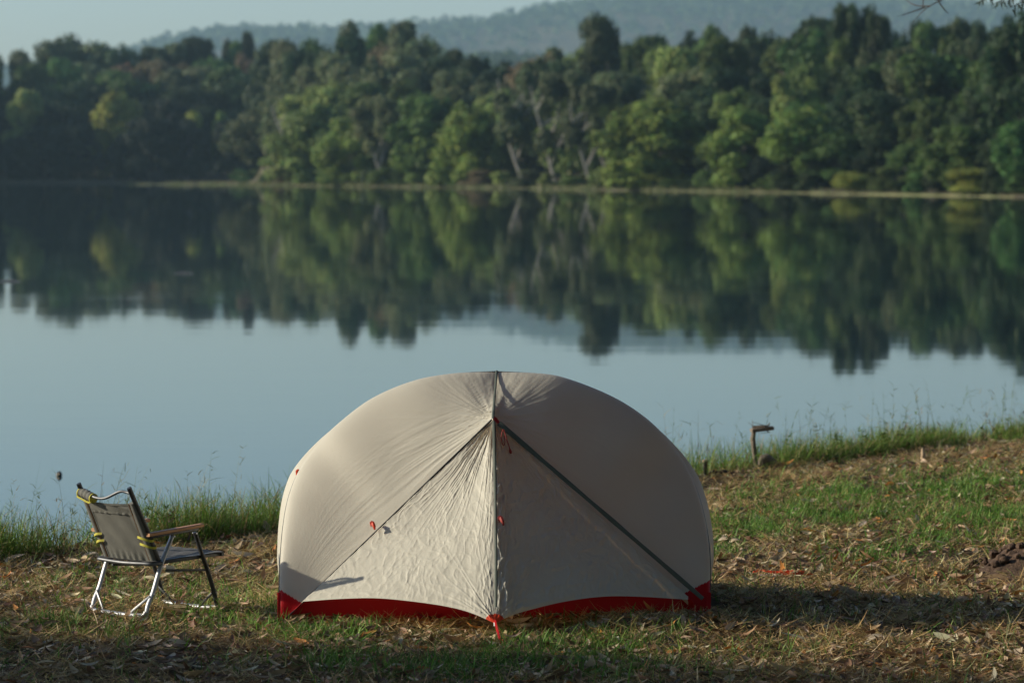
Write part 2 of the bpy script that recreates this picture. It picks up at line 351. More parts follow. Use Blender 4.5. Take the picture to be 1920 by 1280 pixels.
# ---------------------------------------------------------------- tree prototypes (unit size)
def crown_data(kind, seed, nleaf=9000):
    r = np.random.default_rng(seed)
    lobes = []
    K = {'broad': 46, 'tall': 18, 'airy': 26, 'dome': 18, 'bush': 14, 'umbrella': 9}[kind]
    for i in range(K):
        a = r.uniform(0, 2*math.pi)
        if kind == 'broad':
            h = r.uniform(.05, .88); R = .45*min(1, (1.02-h)*1.9)**.7*(.8+.2*min(1, h*4)); rad = r.uniform(.35, 1)*R*.86; s = r.uniform(.07, .15)
        elif kind == 'tall':
            h = r.uniform(.15, .93); R = .42*(1-abs(h-.45)*.8); rad = r.uniform(.2, .8)*R; s = r.uniform(.10, .17)
        elif kind == 'airy':
            h = r.uniform(.38, .95); R = .42*(1-abs(h-.68)*1.5); rad = r.uniform(.2, 1)*R; s = r.uniform(.06, .11)
        elif kind == 'dome':
            h = r.uniform(.3, .88); R = .44*math.sqrt(max(0, 1-((h-.3)/.66)**2)); rad = r.uniform(.3, 1)*R*.8; s = r.uniform(.12, .19)
        elif kind == 'umbrella':
            h = r.uniform(.89, .96); R = .4; rad = r.uniform(.1, 1)*R*.8; s = r.uniform(.10, .15)
        else:
            h = r.uniform(.1, .72); R = .42*(1-.4*h); rad = r.uniform(.2, 1)*R*.85; s = r.uniform(.15, .24)
        lobes.append((rad*math.cos(a), rad*math.sin(a), h, s, s*r.uniform(.7, 1.05)*(1.05 if kind == 'broad' else .8), r.uniform(.72, 1.3)))
    lobes = np.array(lobes); w = lobes[:, 3]**2; w /= w.sum()
    idx = r.choice(K, nleaf, p=w); Lb = lobes[idx]
    # sub-clumps give light and dark clusters
    sub = r.normal(size=(K, 14, 3)); sub /= np.linalg.norm(sub, axis=2)[:, :, None]
    si = r.integers(0, 14, nleaf); d = sub[idx, si]+.5*r.normal(size=(nleaf, 3)); d /= np.linalg.norm(d, axis=1)[:, None]
    sh = r.uniform(.4, 1.22, nleaf)**.8
    P = np.stack([Lb[:, 0]+d[:, 0]*Lb[:, 3]*sh, Lb[:, 1]+d[:, 1]*Lb[:, 3]*sh, Lb[:, 2]+d[:, 2]*Lb[:, 4]*sh], 1)
    if kind == 'airy': P[:, 2] -= r.random(nleaf)**2*.10
    P[:, 2] = np.clip(P[:, 2], .01, 1.02)
    b = Lb[:, 5]*r.uniform(.75, 1.25, nleaf)*(.9+.25*r.random((K, 14)))[idx, si]
    c = np.stack([b*(1+.12*r.normal(size=nleaf)), b, b*(1+.08*r.normal(size=nleaf))], 1)
    Nn = d+np.array([0, 0, .35])+.55*r.normal(size=(nleaf, 3)); Nn /= np.linalg.norm(Nn, axis=1)[:, None]
    size = r.uniform(.022, .042, nleaf)*(1.0 if kind != 'airy' else .8)
    up = r.normal(size=(nleaf, 3)); T = np.cross(Nn, up); T /= np.linalg.norm(T, axis=1)[:, None]; B = np.cross(Nn, T)
    s = size[:, None]
    V = np.stack([P-T*s*.75, P-B*s*.5, P+T*s*.75, P+B*s*.5], 1).reshape(-1, 3)
    return V, np.arange(4*nleaf).reshape(-1, 4), np.repeat(c, 4, 0), lobes
def trunk_mesh(lobes, seed, lean=(0, 0), r0=.022, top=.8, nl=7, name='trunk'):
    r = random.Random(seed); m = MB(); ax = []
    for k in range(9):
        f = k/8; ax.append(((lean[0]*(1-(1-f)**1.3))+.012*math.sin(f*7+seed), lean[1]*f+.012*math.cos(f*6+seed), -.06+f*(top+.06)))
    m.tube(ax, [r0*(1-.8*k/8)*(1.25 if k == 0 else 1) for k in range(9)], 7)
    for j in range(nl):
        Lb = lobes[(j*3) % len(lobes)]; k = 2+j % 5; a = Vector(ax[k]); b = Vector((Lb[0], Lb[1], max(Lb[2], a.z+.05))); mid = (a+b)/2+Vector((0, 0, -.02))
        m.tube([a, a.lerp(mid, .5)+Vector((.008, 0, .01)), mid, mid.lerp(b, .6), b], [r0*.5, r0*.42, r0*.33, r0*.22, r0*.08], 5)
    return m
PROTO = {}
def proto(kind, var):
    key = (kind, var)
    if key in PROTO: return PROTO[key]
    V, Q, C, lb = crown_data(kind, 100+var*13+len(kind))
    me = mesh_np('crown', V, Q, None, smooth=False, col=C); cm = me.data; bpy.data.objects.remove(me)
    lean = {'airy': (-.28 if var % 2 == 0 else .12, 0)}.get(kind, (0, 0))
    t = trunk_mesh(lb, var, lean, {'airy': .018, 'umbrella': .02}.get(kind, .022), .82, 9 if kind == 'airy' else 6)
    to = t.build('trunk', M['farbark']); tm = to.data; bpy.data.objects.remove(to)
    cm.materials.append(None)
    PROTO[key] = (cm, tm); return PROTO[key]
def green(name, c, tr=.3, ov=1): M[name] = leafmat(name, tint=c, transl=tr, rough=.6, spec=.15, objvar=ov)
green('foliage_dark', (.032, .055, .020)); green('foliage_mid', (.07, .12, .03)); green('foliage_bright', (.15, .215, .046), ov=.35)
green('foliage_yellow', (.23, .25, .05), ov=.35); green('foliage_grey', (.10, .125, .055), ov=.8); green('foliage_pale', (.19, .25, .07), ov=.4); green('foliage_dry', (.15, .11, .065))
green('foliage_shade', (.015, .024, .015))  # near-black green: shade of the bank is put into the foliage colour
def tree(u, vt, wpx, d, kind, var, fol, label, group=None, pale=False, rz=None, hmin=None):
    D = float(shore(u))+d; X = (u-960)/F*D; z0 = float(fz(u, d)); p = at(u, vt, D)
    h = max(p.z-z0, hmin or 2.0); wd = wpx/F*D
    root = bpy.data.objects.new('bush' if kind == 'bush' and h < 6 else 'tree', None); COL.objects.link(root)
    root.location = (X, D, z0); root.rotation_euler.z = rz if rz is not None else random.uniform(0, 6.28)
    if kind == 'airy' and rz is None: root.rotation_euler.z = random.uniform(-.4, .4)
    root.scale = (wd, wd, h)
    tag(root, label, 'bush' if root.name.startswith('bush') else 'tree', group)
    cm, tm = proto(kind, var)
    for nm, me, mt in (('trunk', tm, M['farpale' if pale else 'farbark']), ('crown', cm, M['foliage_'+fol])):
        o = bpy.data.objects.new(nm, me); COL.objects.link(o); o.parent = root
        o.material_slots[0].link = 'OBJECT'; o.material_slots[0].material = mt
    return root
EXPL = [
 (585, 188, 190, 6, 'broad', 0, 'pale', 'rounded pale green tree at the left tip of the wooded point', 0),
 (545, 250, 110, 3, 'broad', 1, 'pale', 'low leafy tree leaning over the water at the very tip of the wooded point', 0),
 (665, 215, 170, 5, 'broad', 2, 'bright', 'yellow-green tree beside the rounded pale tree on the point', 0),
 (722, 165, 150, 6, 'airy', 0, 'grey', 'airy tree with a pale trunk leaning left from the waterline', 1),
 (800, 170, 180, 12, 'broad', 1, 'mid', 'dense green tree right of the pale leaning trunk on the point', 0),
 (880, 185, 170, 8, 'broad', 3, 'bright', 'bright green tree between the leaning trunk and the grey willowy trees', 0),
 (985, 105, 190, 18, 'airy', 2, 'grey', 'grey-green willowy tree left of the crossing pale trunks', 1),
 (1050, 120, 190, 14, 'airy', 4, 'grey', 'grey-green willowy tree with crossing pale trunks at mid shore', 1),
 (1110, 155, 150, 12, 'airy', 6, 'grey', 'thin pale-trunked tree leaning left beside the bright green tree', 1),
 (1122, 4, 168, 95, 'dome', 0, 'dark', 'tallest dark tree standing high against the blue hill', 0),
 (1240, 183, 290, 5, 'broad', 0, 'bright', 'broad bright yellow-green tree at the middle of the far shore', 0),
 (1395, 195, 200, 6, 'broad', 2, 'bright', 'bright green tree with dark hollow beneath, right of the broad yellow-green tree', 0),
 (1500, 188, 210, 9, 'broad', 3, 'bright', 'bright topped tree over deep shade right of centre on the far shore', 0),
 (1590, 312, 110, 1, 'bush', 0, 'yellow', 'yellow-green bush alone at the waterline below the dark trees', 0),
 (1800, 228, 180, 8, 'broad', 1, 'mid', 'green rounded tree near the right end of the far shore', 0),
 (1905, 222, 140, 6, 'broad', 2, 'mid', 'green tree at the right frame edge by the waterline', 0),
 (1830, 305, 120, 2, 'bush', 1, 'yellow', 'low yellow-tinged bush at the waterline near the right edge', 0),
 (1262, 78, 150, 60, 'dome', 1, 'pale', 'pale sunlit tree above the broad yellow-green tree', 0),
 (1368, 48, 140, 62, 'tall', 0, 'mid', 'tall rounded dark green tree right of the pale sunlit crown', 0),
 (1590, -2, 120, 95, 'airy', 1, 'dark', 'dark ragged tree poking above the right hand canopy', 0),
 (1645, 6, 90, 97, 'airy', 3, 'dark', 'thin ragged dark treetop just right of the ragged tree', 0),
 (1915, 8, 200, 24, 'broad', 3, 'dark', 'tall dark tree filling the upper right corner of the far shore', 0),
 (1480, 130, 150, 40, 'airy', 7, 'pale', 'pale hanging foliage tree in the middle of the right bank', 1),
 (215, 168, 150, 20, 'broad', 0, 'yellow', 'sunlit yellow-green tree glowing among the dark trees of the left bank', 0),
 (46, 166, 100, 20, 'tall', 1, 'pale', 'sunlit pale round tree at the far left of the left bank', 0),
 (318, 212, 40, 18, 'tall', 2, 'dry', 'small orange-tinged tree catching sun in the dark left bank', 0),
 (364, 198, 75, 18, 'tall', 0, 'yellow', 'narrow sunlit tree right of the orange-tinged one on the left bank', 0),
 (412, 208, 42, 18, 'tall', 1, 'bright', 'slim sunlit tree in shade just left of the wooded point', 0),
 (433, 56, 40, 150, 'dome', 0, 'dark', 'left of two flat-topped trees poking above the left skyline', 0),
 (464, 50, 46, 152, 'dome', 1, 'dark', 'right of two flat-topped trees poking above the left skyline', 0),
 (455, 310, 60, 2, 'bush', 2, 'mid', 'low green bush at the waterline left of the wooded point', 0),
]
for e in EXPL: tree(*e[:8], pale=bool(e[8]), rz=(0 if e[4] == 'airy' else None))
SK = [(-200, 95), (0, 92), (60, 88), (130, 72), (180, 76), (240, 86), (330, 82), (400, 72), (460, 76), (560, 66), (650, 46), (740, 44), (770, 62), (830, 78), (960, 82), (1050, 84), (1200, 66), (1250, 52), (1300, 46), (1400, 50), (1450, 52), (1500, 40), (1560, 34), (1650, 40), (1700, 30), (1800, 32), (1880, 24), (2100, 20)]
def region(u): return 0 if u < 505 else (1 if u < 1180 else 2)
RN = ['left bank', 'middle of the far shore', 'right bank']
rows = [
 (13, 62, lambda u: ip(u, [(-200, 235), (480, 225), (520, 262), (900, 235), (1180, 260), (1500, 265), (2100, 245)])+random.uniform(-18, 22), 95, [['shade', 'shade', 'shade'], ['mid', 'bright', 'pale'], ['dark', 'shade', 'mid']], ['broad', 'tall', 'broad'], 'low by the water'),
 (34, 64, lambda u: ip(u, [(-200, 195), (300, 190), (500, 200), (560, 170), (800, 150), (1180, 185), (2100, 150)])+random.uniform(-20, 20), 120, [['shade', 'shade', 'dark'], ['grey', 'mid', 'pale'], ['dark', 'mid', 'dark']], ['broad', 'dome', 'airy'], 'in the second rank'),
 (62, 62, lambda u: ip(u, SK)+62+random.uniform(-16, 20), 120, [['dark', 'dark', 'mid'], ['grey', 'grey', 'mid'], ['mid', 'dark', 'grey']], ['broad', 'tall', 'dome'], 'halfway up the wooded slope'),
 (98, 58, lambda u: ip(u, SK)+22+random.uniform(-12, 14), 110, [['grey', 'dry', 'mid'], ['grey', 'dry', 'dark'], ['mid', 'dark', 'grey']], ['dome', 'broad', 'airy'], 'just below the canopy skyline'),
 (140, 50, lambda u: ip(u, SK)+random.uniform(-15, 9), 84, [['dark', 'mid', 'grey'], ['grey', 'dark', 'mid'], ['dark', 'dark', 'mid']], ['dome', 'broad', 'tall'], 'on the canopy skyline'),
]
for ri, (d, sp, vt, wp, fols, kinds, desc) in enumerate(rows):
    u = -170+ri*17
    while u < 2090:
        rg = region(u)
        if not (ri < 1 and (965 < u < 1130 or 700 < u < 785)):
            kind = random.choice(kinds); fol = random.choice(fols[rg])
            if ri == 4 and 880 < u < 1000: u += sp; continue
            cn = {'shade': 'shade-darkened green', 'dark': 'dark green', 'mid': 'mid green', 'bright': 'bright green', 'grey': 'grey-green', 'pale': 'pale green', 'dry': 'brownish dry'}[fol]
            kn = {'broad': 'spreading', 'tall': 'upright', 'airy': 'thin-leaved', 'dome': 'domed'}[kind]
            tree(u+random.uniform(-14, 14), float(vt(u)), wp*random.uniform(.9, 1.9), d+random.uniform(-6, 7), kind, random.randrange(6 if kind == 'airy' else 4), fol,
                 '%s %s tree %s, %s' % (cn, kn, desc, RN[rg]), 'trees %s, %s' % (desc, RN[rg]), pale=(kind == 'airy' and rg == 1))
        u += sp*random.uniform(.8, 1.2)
# unseen higher wood added left of the frame to shade the left bank
for i in range(26):
    u = -900+i*28; tree(u, random.uniform(45, 80), 150, 50+random.uniform(-20, 50), 'dome', i % 4, 'dark', 'unseen tree added beyond the left frame edge to shade the left bank', 'added shade trees left of the frame')
# waterline bushes
u = 470
while u < 2000:
    if not (1540 < u < 1640):
        fol = random.choice(['mid', 'bright', 'grey', 'pale', 'mid', 'dry'] if u < 1180 else ['dark', 'mid', 'mid'])
        cn = {'dark': 'dark green', 'mid': 'mid green', 'bright': 'bright green', 'grey': 'grey-green', 'pale': 'pale green', 'dry': 'brownish'}[fol]
        tree(u, random.uniform(305, 328) if u < 1180 else random.uniform(300, 335), random.uniform(45, 85), random.uniform(1.5, 5), 'bush', random.randrange(4), fol,
             '%s low bush in the fringe along the %s waterline' % (cn, RN[region(u)]), 'bushes along the far waterline', hmin=1.5)
    u += random.uniform(28, 48)

# ---------------------------------------------------------------- tent
YC, YM = 18.65, 19.28
P1 = at(924, 786, 18.82); P0 = at(929, 697, YM); T0 = at(928, 1167, 17.93)
OL = [(929, 697, YM), (860, 701, YM), (780, 715, YM), (700, 748, 19.29), (635, 797, 19.25), (590, 842, 19.24), (560, 886, 19.17), (541, 935, 19.07), (531, 990, 18.96), (526, 1050, 18.84), (524, 1110, 18.73), (525, 1171, YC)]
OR = [(929, 697, YM), (1000, 701, YM), (1060, 711, YM), (1150, 747, 19.29), (1218, 793, 19.25), (1268, 848, 19.24), (1296, 896, 19.17), (1314, 945, 19.07), (1326, 1000, 18.96), (1331, 1050, 18.84), (1331, 1110, 18.73), (1328, 1171, YC)]
def curve(pts, n):
    """Catmull-Rom through pts, resampled to n+1 by length"""
    P = np.array([list(p) for p in pts]); P = np.vstack([2*P[0]-P[1], P, 2*P[-1]-P[-2]]); out = []
    for i in range(1, len(P)-2):
        t = np.linspace(0, 1, 24, endpoint=False)[:, None]; a, b, c, d = P[i-1:i+3]
        out.append(.5*((2*b)+(-a+c)*t+(2*a-5*b+4*c-d)*t*t+(-a+3*b-3*c+d)*t**3))
    out = np.vstack(out+[P[-2][None]]); s = np.r_[0, np.cumsum(np.linalg.norm(np.diff(out, axis=0), axis=1))]
    q = np.linspace(0, s[-1], n+1); return np.stack([np.interp(q, s, out[:, k]) for k in range(3)], 1)
def normals(G):
    a = np.gradient(G, axis=0); b = np.gradient(G, axis=1); n = np.cross(a, b); return n/(np.linalg.norm(n, axis=2)[:, :, None]+1e-9)
tent = empty('tent', (0, (YC+YM)/2, 0), 'beige dome tent with red groundsheet pitched on the bank', 'tent')
tl = np.array([0, (YC+YM)/2, 0])
def ridge_noise(a, b, s): return 1-2*np.abs(vn(a, b, s)-.5)
def panelA(side, n=260, m=170, rear=False):
    O = curve([at(*p) for p in (OL if side < 0 else OR)], n); C = O[-1]
    I = np.array(P1)[None]*(1-np.linspace(0, 1, n+1)[:, None]**.92)+C[None]*np.linspace(0, 1, n+1)[:, None]**.92
    t = np.linspace(0, 1, n+1)[:, None, None]; s = np.linspace(0, 1, m+1)[None, :, None]
    G = O[:, None]*(1-s)+I[:, None]*s
    nn = normals(G); nn *= np.sign((nn*np.array([side*.5, -1, .6])).sum(2))[:, :, None]
    G = G+nn*(.17*s**.5*(1-s)**1.5*np.sin(math.pi*np.clip(t, 0, 1)**.8)**.7-.012*np.sin(math.pi*s)*np.exp(-(t/.05)**2))
    # tension wrinkles running out of the front hub and along the lower seam
    D = G-np.array(P1); r = np.linalg.norm(D, axis=2); ang = np.arctan2(D[:, :, 2], D[:, :, 0]*side)
    e1 = ridge_noise(ang*19+3*vn(r*3, ang*3, 9), r*1.6, 3)**3*np.exp(-r/.22)*np.clip(r/.06, 0, 1)*.010
    T2 = np.broadcast_to(t[:, :, 0], r.shape); S2 = np.broadcast_to(s[:, :, 0], r.shape)
    e2 = ridge_noise(S2*44+T2*9+1.5*vn(T2*6, S2*9, 5), T2*4, 7)**2*.0028*np.clip((S2-.3)*1.6, 0, 1)*np.clip(1.15-T2, 0, 1)*fbm(T2*5, S2*3, 77)*1.7
    e3 = (fbm(D[:, :, 0]*30, D[:, :, 2]*30, 8, 3)-.45)*.006*np.exp(-T2/.07)
    fade = np.clip(S2*30, 0, 1)*np.clip((1-S2)*20, 0, 1)*np.clip((1-T2)*10, 0, 1)
    G = G+nn*((e1+e2+e3)*fade)[:, :, None]
    if side > 0: pass
    return G
def bottom(side):
    if side < 0: p = [(527, 1168, 18.64), (568, 1127, 18.6), (640, 1122, 18.47), (710, 1121, 18.34), (790, 1129, 18.19), (850, 1139, 18.08), (890, 1151, 18.0), (928, 1168, 17.93)]
    else: p = [(1326, 1168, 18.64), (1296, 1124, 18.6), (1200, 1118, 18.45), (1130, 1118, 18.3), (1060, 1127, 18.17), (1000, 1141, 18.06), (960, 1153, 17.99), (928, 1168, 17.93)]
    return p
def panelB(side, n=300, m=260):
    p = bottom(side); E = np.vstack([curve([at(*q) for q in p[:2]], 20)[:-1], curve([at(*q) for q in p[1:]], n-20)])
    b = np.linspace(0, 1, m+1)[None, :, None]; a = np.linspace(0, 1, n+1)[:, None, None]
    P = np.array(P1)[None, None]; G = P*(1-b)+E[:, None]*b
    nn = normals(G); nn *= np.sign((nn*np.array([side*.5, -1, .2])).sum(2))[:, :, None]
    A = np.broadcast_to(a[:, :, 0], G.shape[:2]); B = np.broadcast_to(b[:, :, 0], G.shape[:2])
    G = G-nn*(.03*np.sin(math.pi*a)*np.sin(math.pi*b)**.8)
    D = G-np.array(P1); T = G-np.array(T0); rt = np.linalg.norm(T, axis=2); at_ = np.arctan2(T[:, :, 2], T[:, :, 0]*side)
    r1 = np.linalg.norm(D, axis=2)
    x, z = G[:, :, 0]*side, G[:, :, 2]
    e1 = ridge_noise(A*26+2*vn(B*4, A*6, 2), B*2.2, 1)**3*.010*np.exp(-r1/.3)*np.clip(r1/.05, 0, 1)
    e2 = ridge_noise(at_*15+2.2*vn(rt*5, at_*4, 6), rt*2.5, 4)**3*.008*np.exp(-rt/.28)*np.clip(rt/.05, 0, 1)
    wx = x+.05*(fbm(x*5, z*5, 41)-.5); wz = z+.07*(fbm(x*4+9, z*4, 42)-.5)
    e3 = 0
    for q, (ph, wt) in enumerate(((math.radians(38), np.clip(1.25-1.5*A, 0, 1)), (math.radians(60), np.clip(1-abs(A-.55)*2.6, 0, 1)), (math.radians(82), np.clip(1.8*A-.75, 0, 1)), (math.radians(115), .55*np.clip(1.6*A-.5, 0, 1)))):
        w1 = wx+.035*(fbm(x*11+q, z*11, 70+q)-.5)*2; w2 = wz+.035*(fbm(x*11, z*11+q, 80+q)-.5)*2
        pe, al = w1*math.sin(ph)+w2*math.cos(ph), w1*math.cos(ph)-w2*math.sin(ph)
        msk = np.clip(fbm(pe*9, al*5, 90+q)*2.6-.7, 0, 1)
        e3 = e3+wt*msk*(ridge_noise(pe*30, al*5, 51+q)**5*.0040+ridge_noise(pe*58+7, al*11, 56+q)**4*.0026)
    e3 = e3+(fbm(wx*38, wz*30, 53, 3)-.45)*.0055+ridge_noise(wx*26+3*vn(wx*8, wz*8, 5), wz*26, 59)**6*.0026
    e4 = (ridge_noise(x*70+fbm(x*9, z*9, 61)*4, z*13, 62)**3)*.0042*np.clip((A-.78)*5, 0, 1)
    fade = np.clip(A*30, 0, 1)*np.clip((1-A)*40, 0, 1)*np.clip((1-B)*60, 0, 1)*np.clip(B*12, 0, 1)
    k = 1.0 if side < 0 else 2.3
    G = G+nn*((e1+e2+k*.68*(e3+e4))*fade)[:, :, None]
    return G
def rearof(G): R = G.copy(); R[:, :, 1] = 2*YM-R[:, :, 1]; return R
def split_build(name, G, parent, redtest, redname, redmat=None):
    G = G-tl; a, b = G.shape[:2]; i = np.arange(a*b).reshape(a, b)
    Q = np.stack([i[:-1, :-1], i[1:, :-1], i[1:, 1:], i[:-1, 1:]], -1).reshape(-1, 4); V = G.reshape(-1, 3)
    c = V[Q].mean(1)+tl; red = redtest(c)
    ob = mesh_np(name, V, Q[~red], M['fly'], parent)
    if red.any(): mesh_np(redname, V, Q[red], redmat or M['red'], ob)
    return ob
def redA(c):
    u, v = px(c[:, 0], c[:, 1], c[:, 2])
    L = (v-1106) > (u-527)*.62; R = (v-1088) > (1330-u)*.50
    hub = (np.linalg.norm((c-np.array(P1))*np.array([1, 1, .8]), axis=1) < .045) & (c[:, 0] > P1.x)
    return np.where(c[:, 0] < 0, L & (v > 1100), R & (v > 1085)) | hub
def redB(c):
    u, v = px(c[:, 0], c[:, 1], c[:, 2])
    return ((v > 1108) & (u < 566) & ((v-1106) > (u-527)*.62))|((v > 1090) & (u > 1290) & ((v-1088) > (1330-u)*.5))
never = lambda c: np.zeros(len(c), bool)
for side in (-1, 1):
    A = panelA(side); B = panelB(side)
    split_build('fly_panel', A, tent, redA, 'corner_patch')
    G = B-tl; a_, b_ = G.shape[:2]; ii = np.arange(a_*b_).reshape(a_, b_)
    Qa = np.stack([ii[:-1, :-1], ii[1:, :-1], ii[1:, 1:], ii[:-1, 1:]], -1).reshape(-1, 4); Va = G.reshape(-1, 3); cc_ = Va[Qa].mean(1)+tl
    rd = redB(cc_); tp = np.linalg.norm(cc_-np.array(T0), axis=1) < .056
    vp = mesh_np('vestibule_panel', Va, Qa[~rd & ~tp], M['fly'], tent); mesh_np('tip_patch', Va, Qa[tp], M['orange'], vp); mesh_np('corner_patch', Va, Qa[rd & ~tp], M['red'], vp)
    split_build('fly_panel', rearof(A)[::3, ::3], tent, never, '')
    split_build('vestibule_panel', rearof(B)[::3, ::3], tent, never, '')
    O = curve([at(*p) for p in (OL if side < 0 else OR)], 120); lo = O[45:]
    s = np.linspace(0, 1, 21)[None, :, None]; R = lo.copy(); R[:, 1] = 2*YM-R[:, 1]
    G = lo[:, None]*(1-s)+R[:, None]*s; G[:, :, 0] += side*(.04*np.sin(math.pi*s[:, :, 0])*np.clip(np.linspace(0, 1, len(lo))[:, None]*3, 0, 1)*np.clip((1-np.linspace(0, 1, len(lo))[:, None])*4, 0, 1))
    split_build('end_panel', G, tent, never, '')
    # poles: the ridge and the front and rear legs
    m = MB(); off = np.array([side*.001, -.001, .001])
    m.tube(O-tl+off, .0038, 8); R = O.copy(); R[:, 1] = 2*YM-R[:, 1]; m.tube(R[40:]-tl+np.array([0, 0, 0]), .0038, 8)
    m.build('pole', M['pole'], tent)
    # webbing from the pole feet to the ground
    c = Vector(O[-1]); m = MB(); m.bar(c-Vector(tl)+Vector((side*.004, -.012, .16)), c-Vector(tl)+Vector((side*.004, -.02, -.02)), .016, .004, up=(0, 1, 0)); m.build('corner_strap', M['red'], tent)
# seam line along the left diagonal
def ribbon(a, b, w, th, lift, n=60, name='', mt=None, wav=0, dirn=None):
    a, b = np.array(a), np.array(b); t = np.linspace(0, 1, n)[:, None]; L = a*(1-t)+b*t
    L = L+np.array(lift)*np.sin(math.pi*np.clip(t*1.02, 0, 1))**.5
    T = (b-a)/np.linalg.norm(b-a); nn = np.array([0, -1, .15]); nn = nn-T*nn.dot(T); nn /= np.linalg.norm(nn); W = np.cross(T, nn)
    wv = w*(1+wav*(vn(t[:, 0]*9, t[:, 0]*0, 3)-.5))[:, None]
    prof = [(-.5, 0), (-.42, .6), (-.15, 1), (.2, .9), (.45, .5), (.5, 0)]
    G = np.stack([L+W*wv*p+nn*th*q for p, q in prof], 1)-tl
    m = MB(); m.grid(G); return m.build(name, mt, tent)
FL = np.array(at(530, 1165, 18.63)); FR = np.array(at(1318, 1122, 18.6))
ribbon(P1+Vector((-.005, -.004, 0)), FL, .008, .007, (0, -.002, 0), name='seam', mt=M['pole'])
ribbon(P1+Vector((.03, -.012, -.018)), FR, .021, .008, (0, -.028, .004), name='storm_flap', mt=M['strip'], wav=.5)
ribbon(P1+Vector((.004, -.008, -.01)), T0+Vector((.004, -.004, .07)), .015, .008, (.004, -.008, 0), name='zip_flap', mt=M['strip'], wav=.3)
ribbon(P0+Vector((.006, -.004, .003)), P1+Vector((.0, -.006, 0)), .013, .006, (0, 0, .003), name='ridge_flap', mt=M['strip'], wav=.3)
# groundsheet tub
gs = []
xl, xr = FL[0]+.02, at(1320, 1160, 18.7).x
path = [(xl, 18.70), (xr, 18.70), (xr, 19.86), (xl, 19.86), (xl, 18.70)]
ring = []
for (a, b) in zip(path[:-1], path[1:]):
    for k in range(60): f = k/60; ring.append((a[0]+(b[0]-a[0])*f, a[1]+(b[1]-a[1])*f))
ring.append(path[-1]); ring = np.array(ring); G = []
for j, h in enumerate([-.02, .0, .03, .06, .10, .14, .17]):
    k = np.arange(len(ring)); wv = .035*(vn(k*.12, k*0+j*.7, 5)-.5)+.012*(vn(k*.5, k*0+j*1.5, 6)-.5)
    G.append(np.stack([ring[:, 0], ring[:, 1]+wv*(1 if j else 0)+h*.12*np.sign(YM-ring[:, 1]), np.full(len(ring), h)+.012*(vn(k*.09, k*0, 9)-.3)], 1))
m = MB(); m.grid(np.array(G)-tl); fl = m.build('groundsheet', M['red'], tent)
m = MB(); xs = np.linspace(xl, xr, 12); ys = np.linspace(18.7, 19.86, 8); X, Y = np.meshgrid(xs, ys); m.grid(np.stack([X, Y, X*0+.022], -1)-tl); m.build('tent_floor', M['red'], tent)
# inner tent wall (pale mesh fabric seen through the gap)
# toggles and pull cords
def toggle(p, s, name='toggle', mt=None):
    m = MB(); p = Vector(p)-Vector(tl)
    m.tube([p, p+Vector((.004, -.02, -.004))*s, p+Vector((.010, -.034, -.016))*s, p+Vector((.014, -.036, -.034))*s], [.006*s, .010*s, .009*s, .004*s], 6)
    m.tube([p+Vector((0, -.01, .006)), p+Vector((-.008, -.02, 0))*s, p+Vector((-.004, -.028, -.02))*s], [.003, .004, .003], 6); m.build(name, mt or M['cord'], tent)
toggle(at(698, 978, 18.71)+Vector((0, -.010, 0)), 1.0, mt=M['orange']); toggle(at(934, 968, 18.37)+Vector((.01, -.02, 0)), 1.1)
def cord(pts, r, name='pull_cord'):
    m = MB(); m.tube(curve(pts, 16)-tl, r, 6); m.build(name, M['cord'], tent)
q = at(943, 812, 18.76)
cord([q+Vector((0, -.02, .02)), q+Vector((-.008, -.03, -.012)), q+Vector((-.004, -.03, -.045)), q+Vector((.004, -.03, -.058)), q+Vector((.01, -.03, -.045)), q+Vector((.006, -.03, -.01))], .0025)
cord([q+Vector((.004, -.02, .02)), q+Vector((.016, -.035, -.02)), q+Vector((.026, -.035, -.05)), q+Vector((.034, -.035, -.075))], .003)
m = MB(); e = q+Vector((.034, -.035, -.075))-Vector(tl); m.tube([e, e+Vector((.003, 0, -.012)), e+Vector((.005, 0, -.022))], [.004, .008, .005], 8); m.build('cord_lock', M['cord'], tent)
e = at(561, 884, 19.17)-Vector(tl); m = MB(); m.tube([e+Vector((-.002, -.01, .012)), e+Vector((-.010, -.01, .004)), e+Vector((-.012, -.01, -.016))], [.006, .009, .005], 6); m.build('guy_loop', M['orange'], tent)
# stake loop and stakes
st = onz(937, 1212); m = MB(); a = Vector(T0); m.bar(a-Vector(tl)+Vector((0, 0, .012)), st-Vector(tl)+Vector((0, 0, .035)), .011, .003, up=(0, 1, 0)); m.build('stake_loop', M['red'], tent)
m = MB(); m.tube([a-Vector(tl)+Vector((0, -.004, .004)), a-Vector(tl)+Vector((.001, -.006, -.014))], [.006, .007], 8); m.build('buckle', M['alu'], tent)
def stake(p, label):
    m = MB(); m.bar((0, 0, -.10), (.004, -.012, .035), .009, .009, up=(1, 0, 0)); m.tube([(.004, -.012, .03), (.016, -.016, .036), (.020, -.014, .024)], .0035, 6)
    o = m.build('tent_stake', M['steel']); o.location = p; tag(o, label, 'tent stake', 'tent stakes'); return o
stake(st, 'red tent stake at the centre front tip of the tent')
p = onz(502, 1183); stake(p, 'red tent stake in the grass left of the tent corner')
stake(onz(1334, 1178), 'red tent stake by the shaded right corner of the tent')

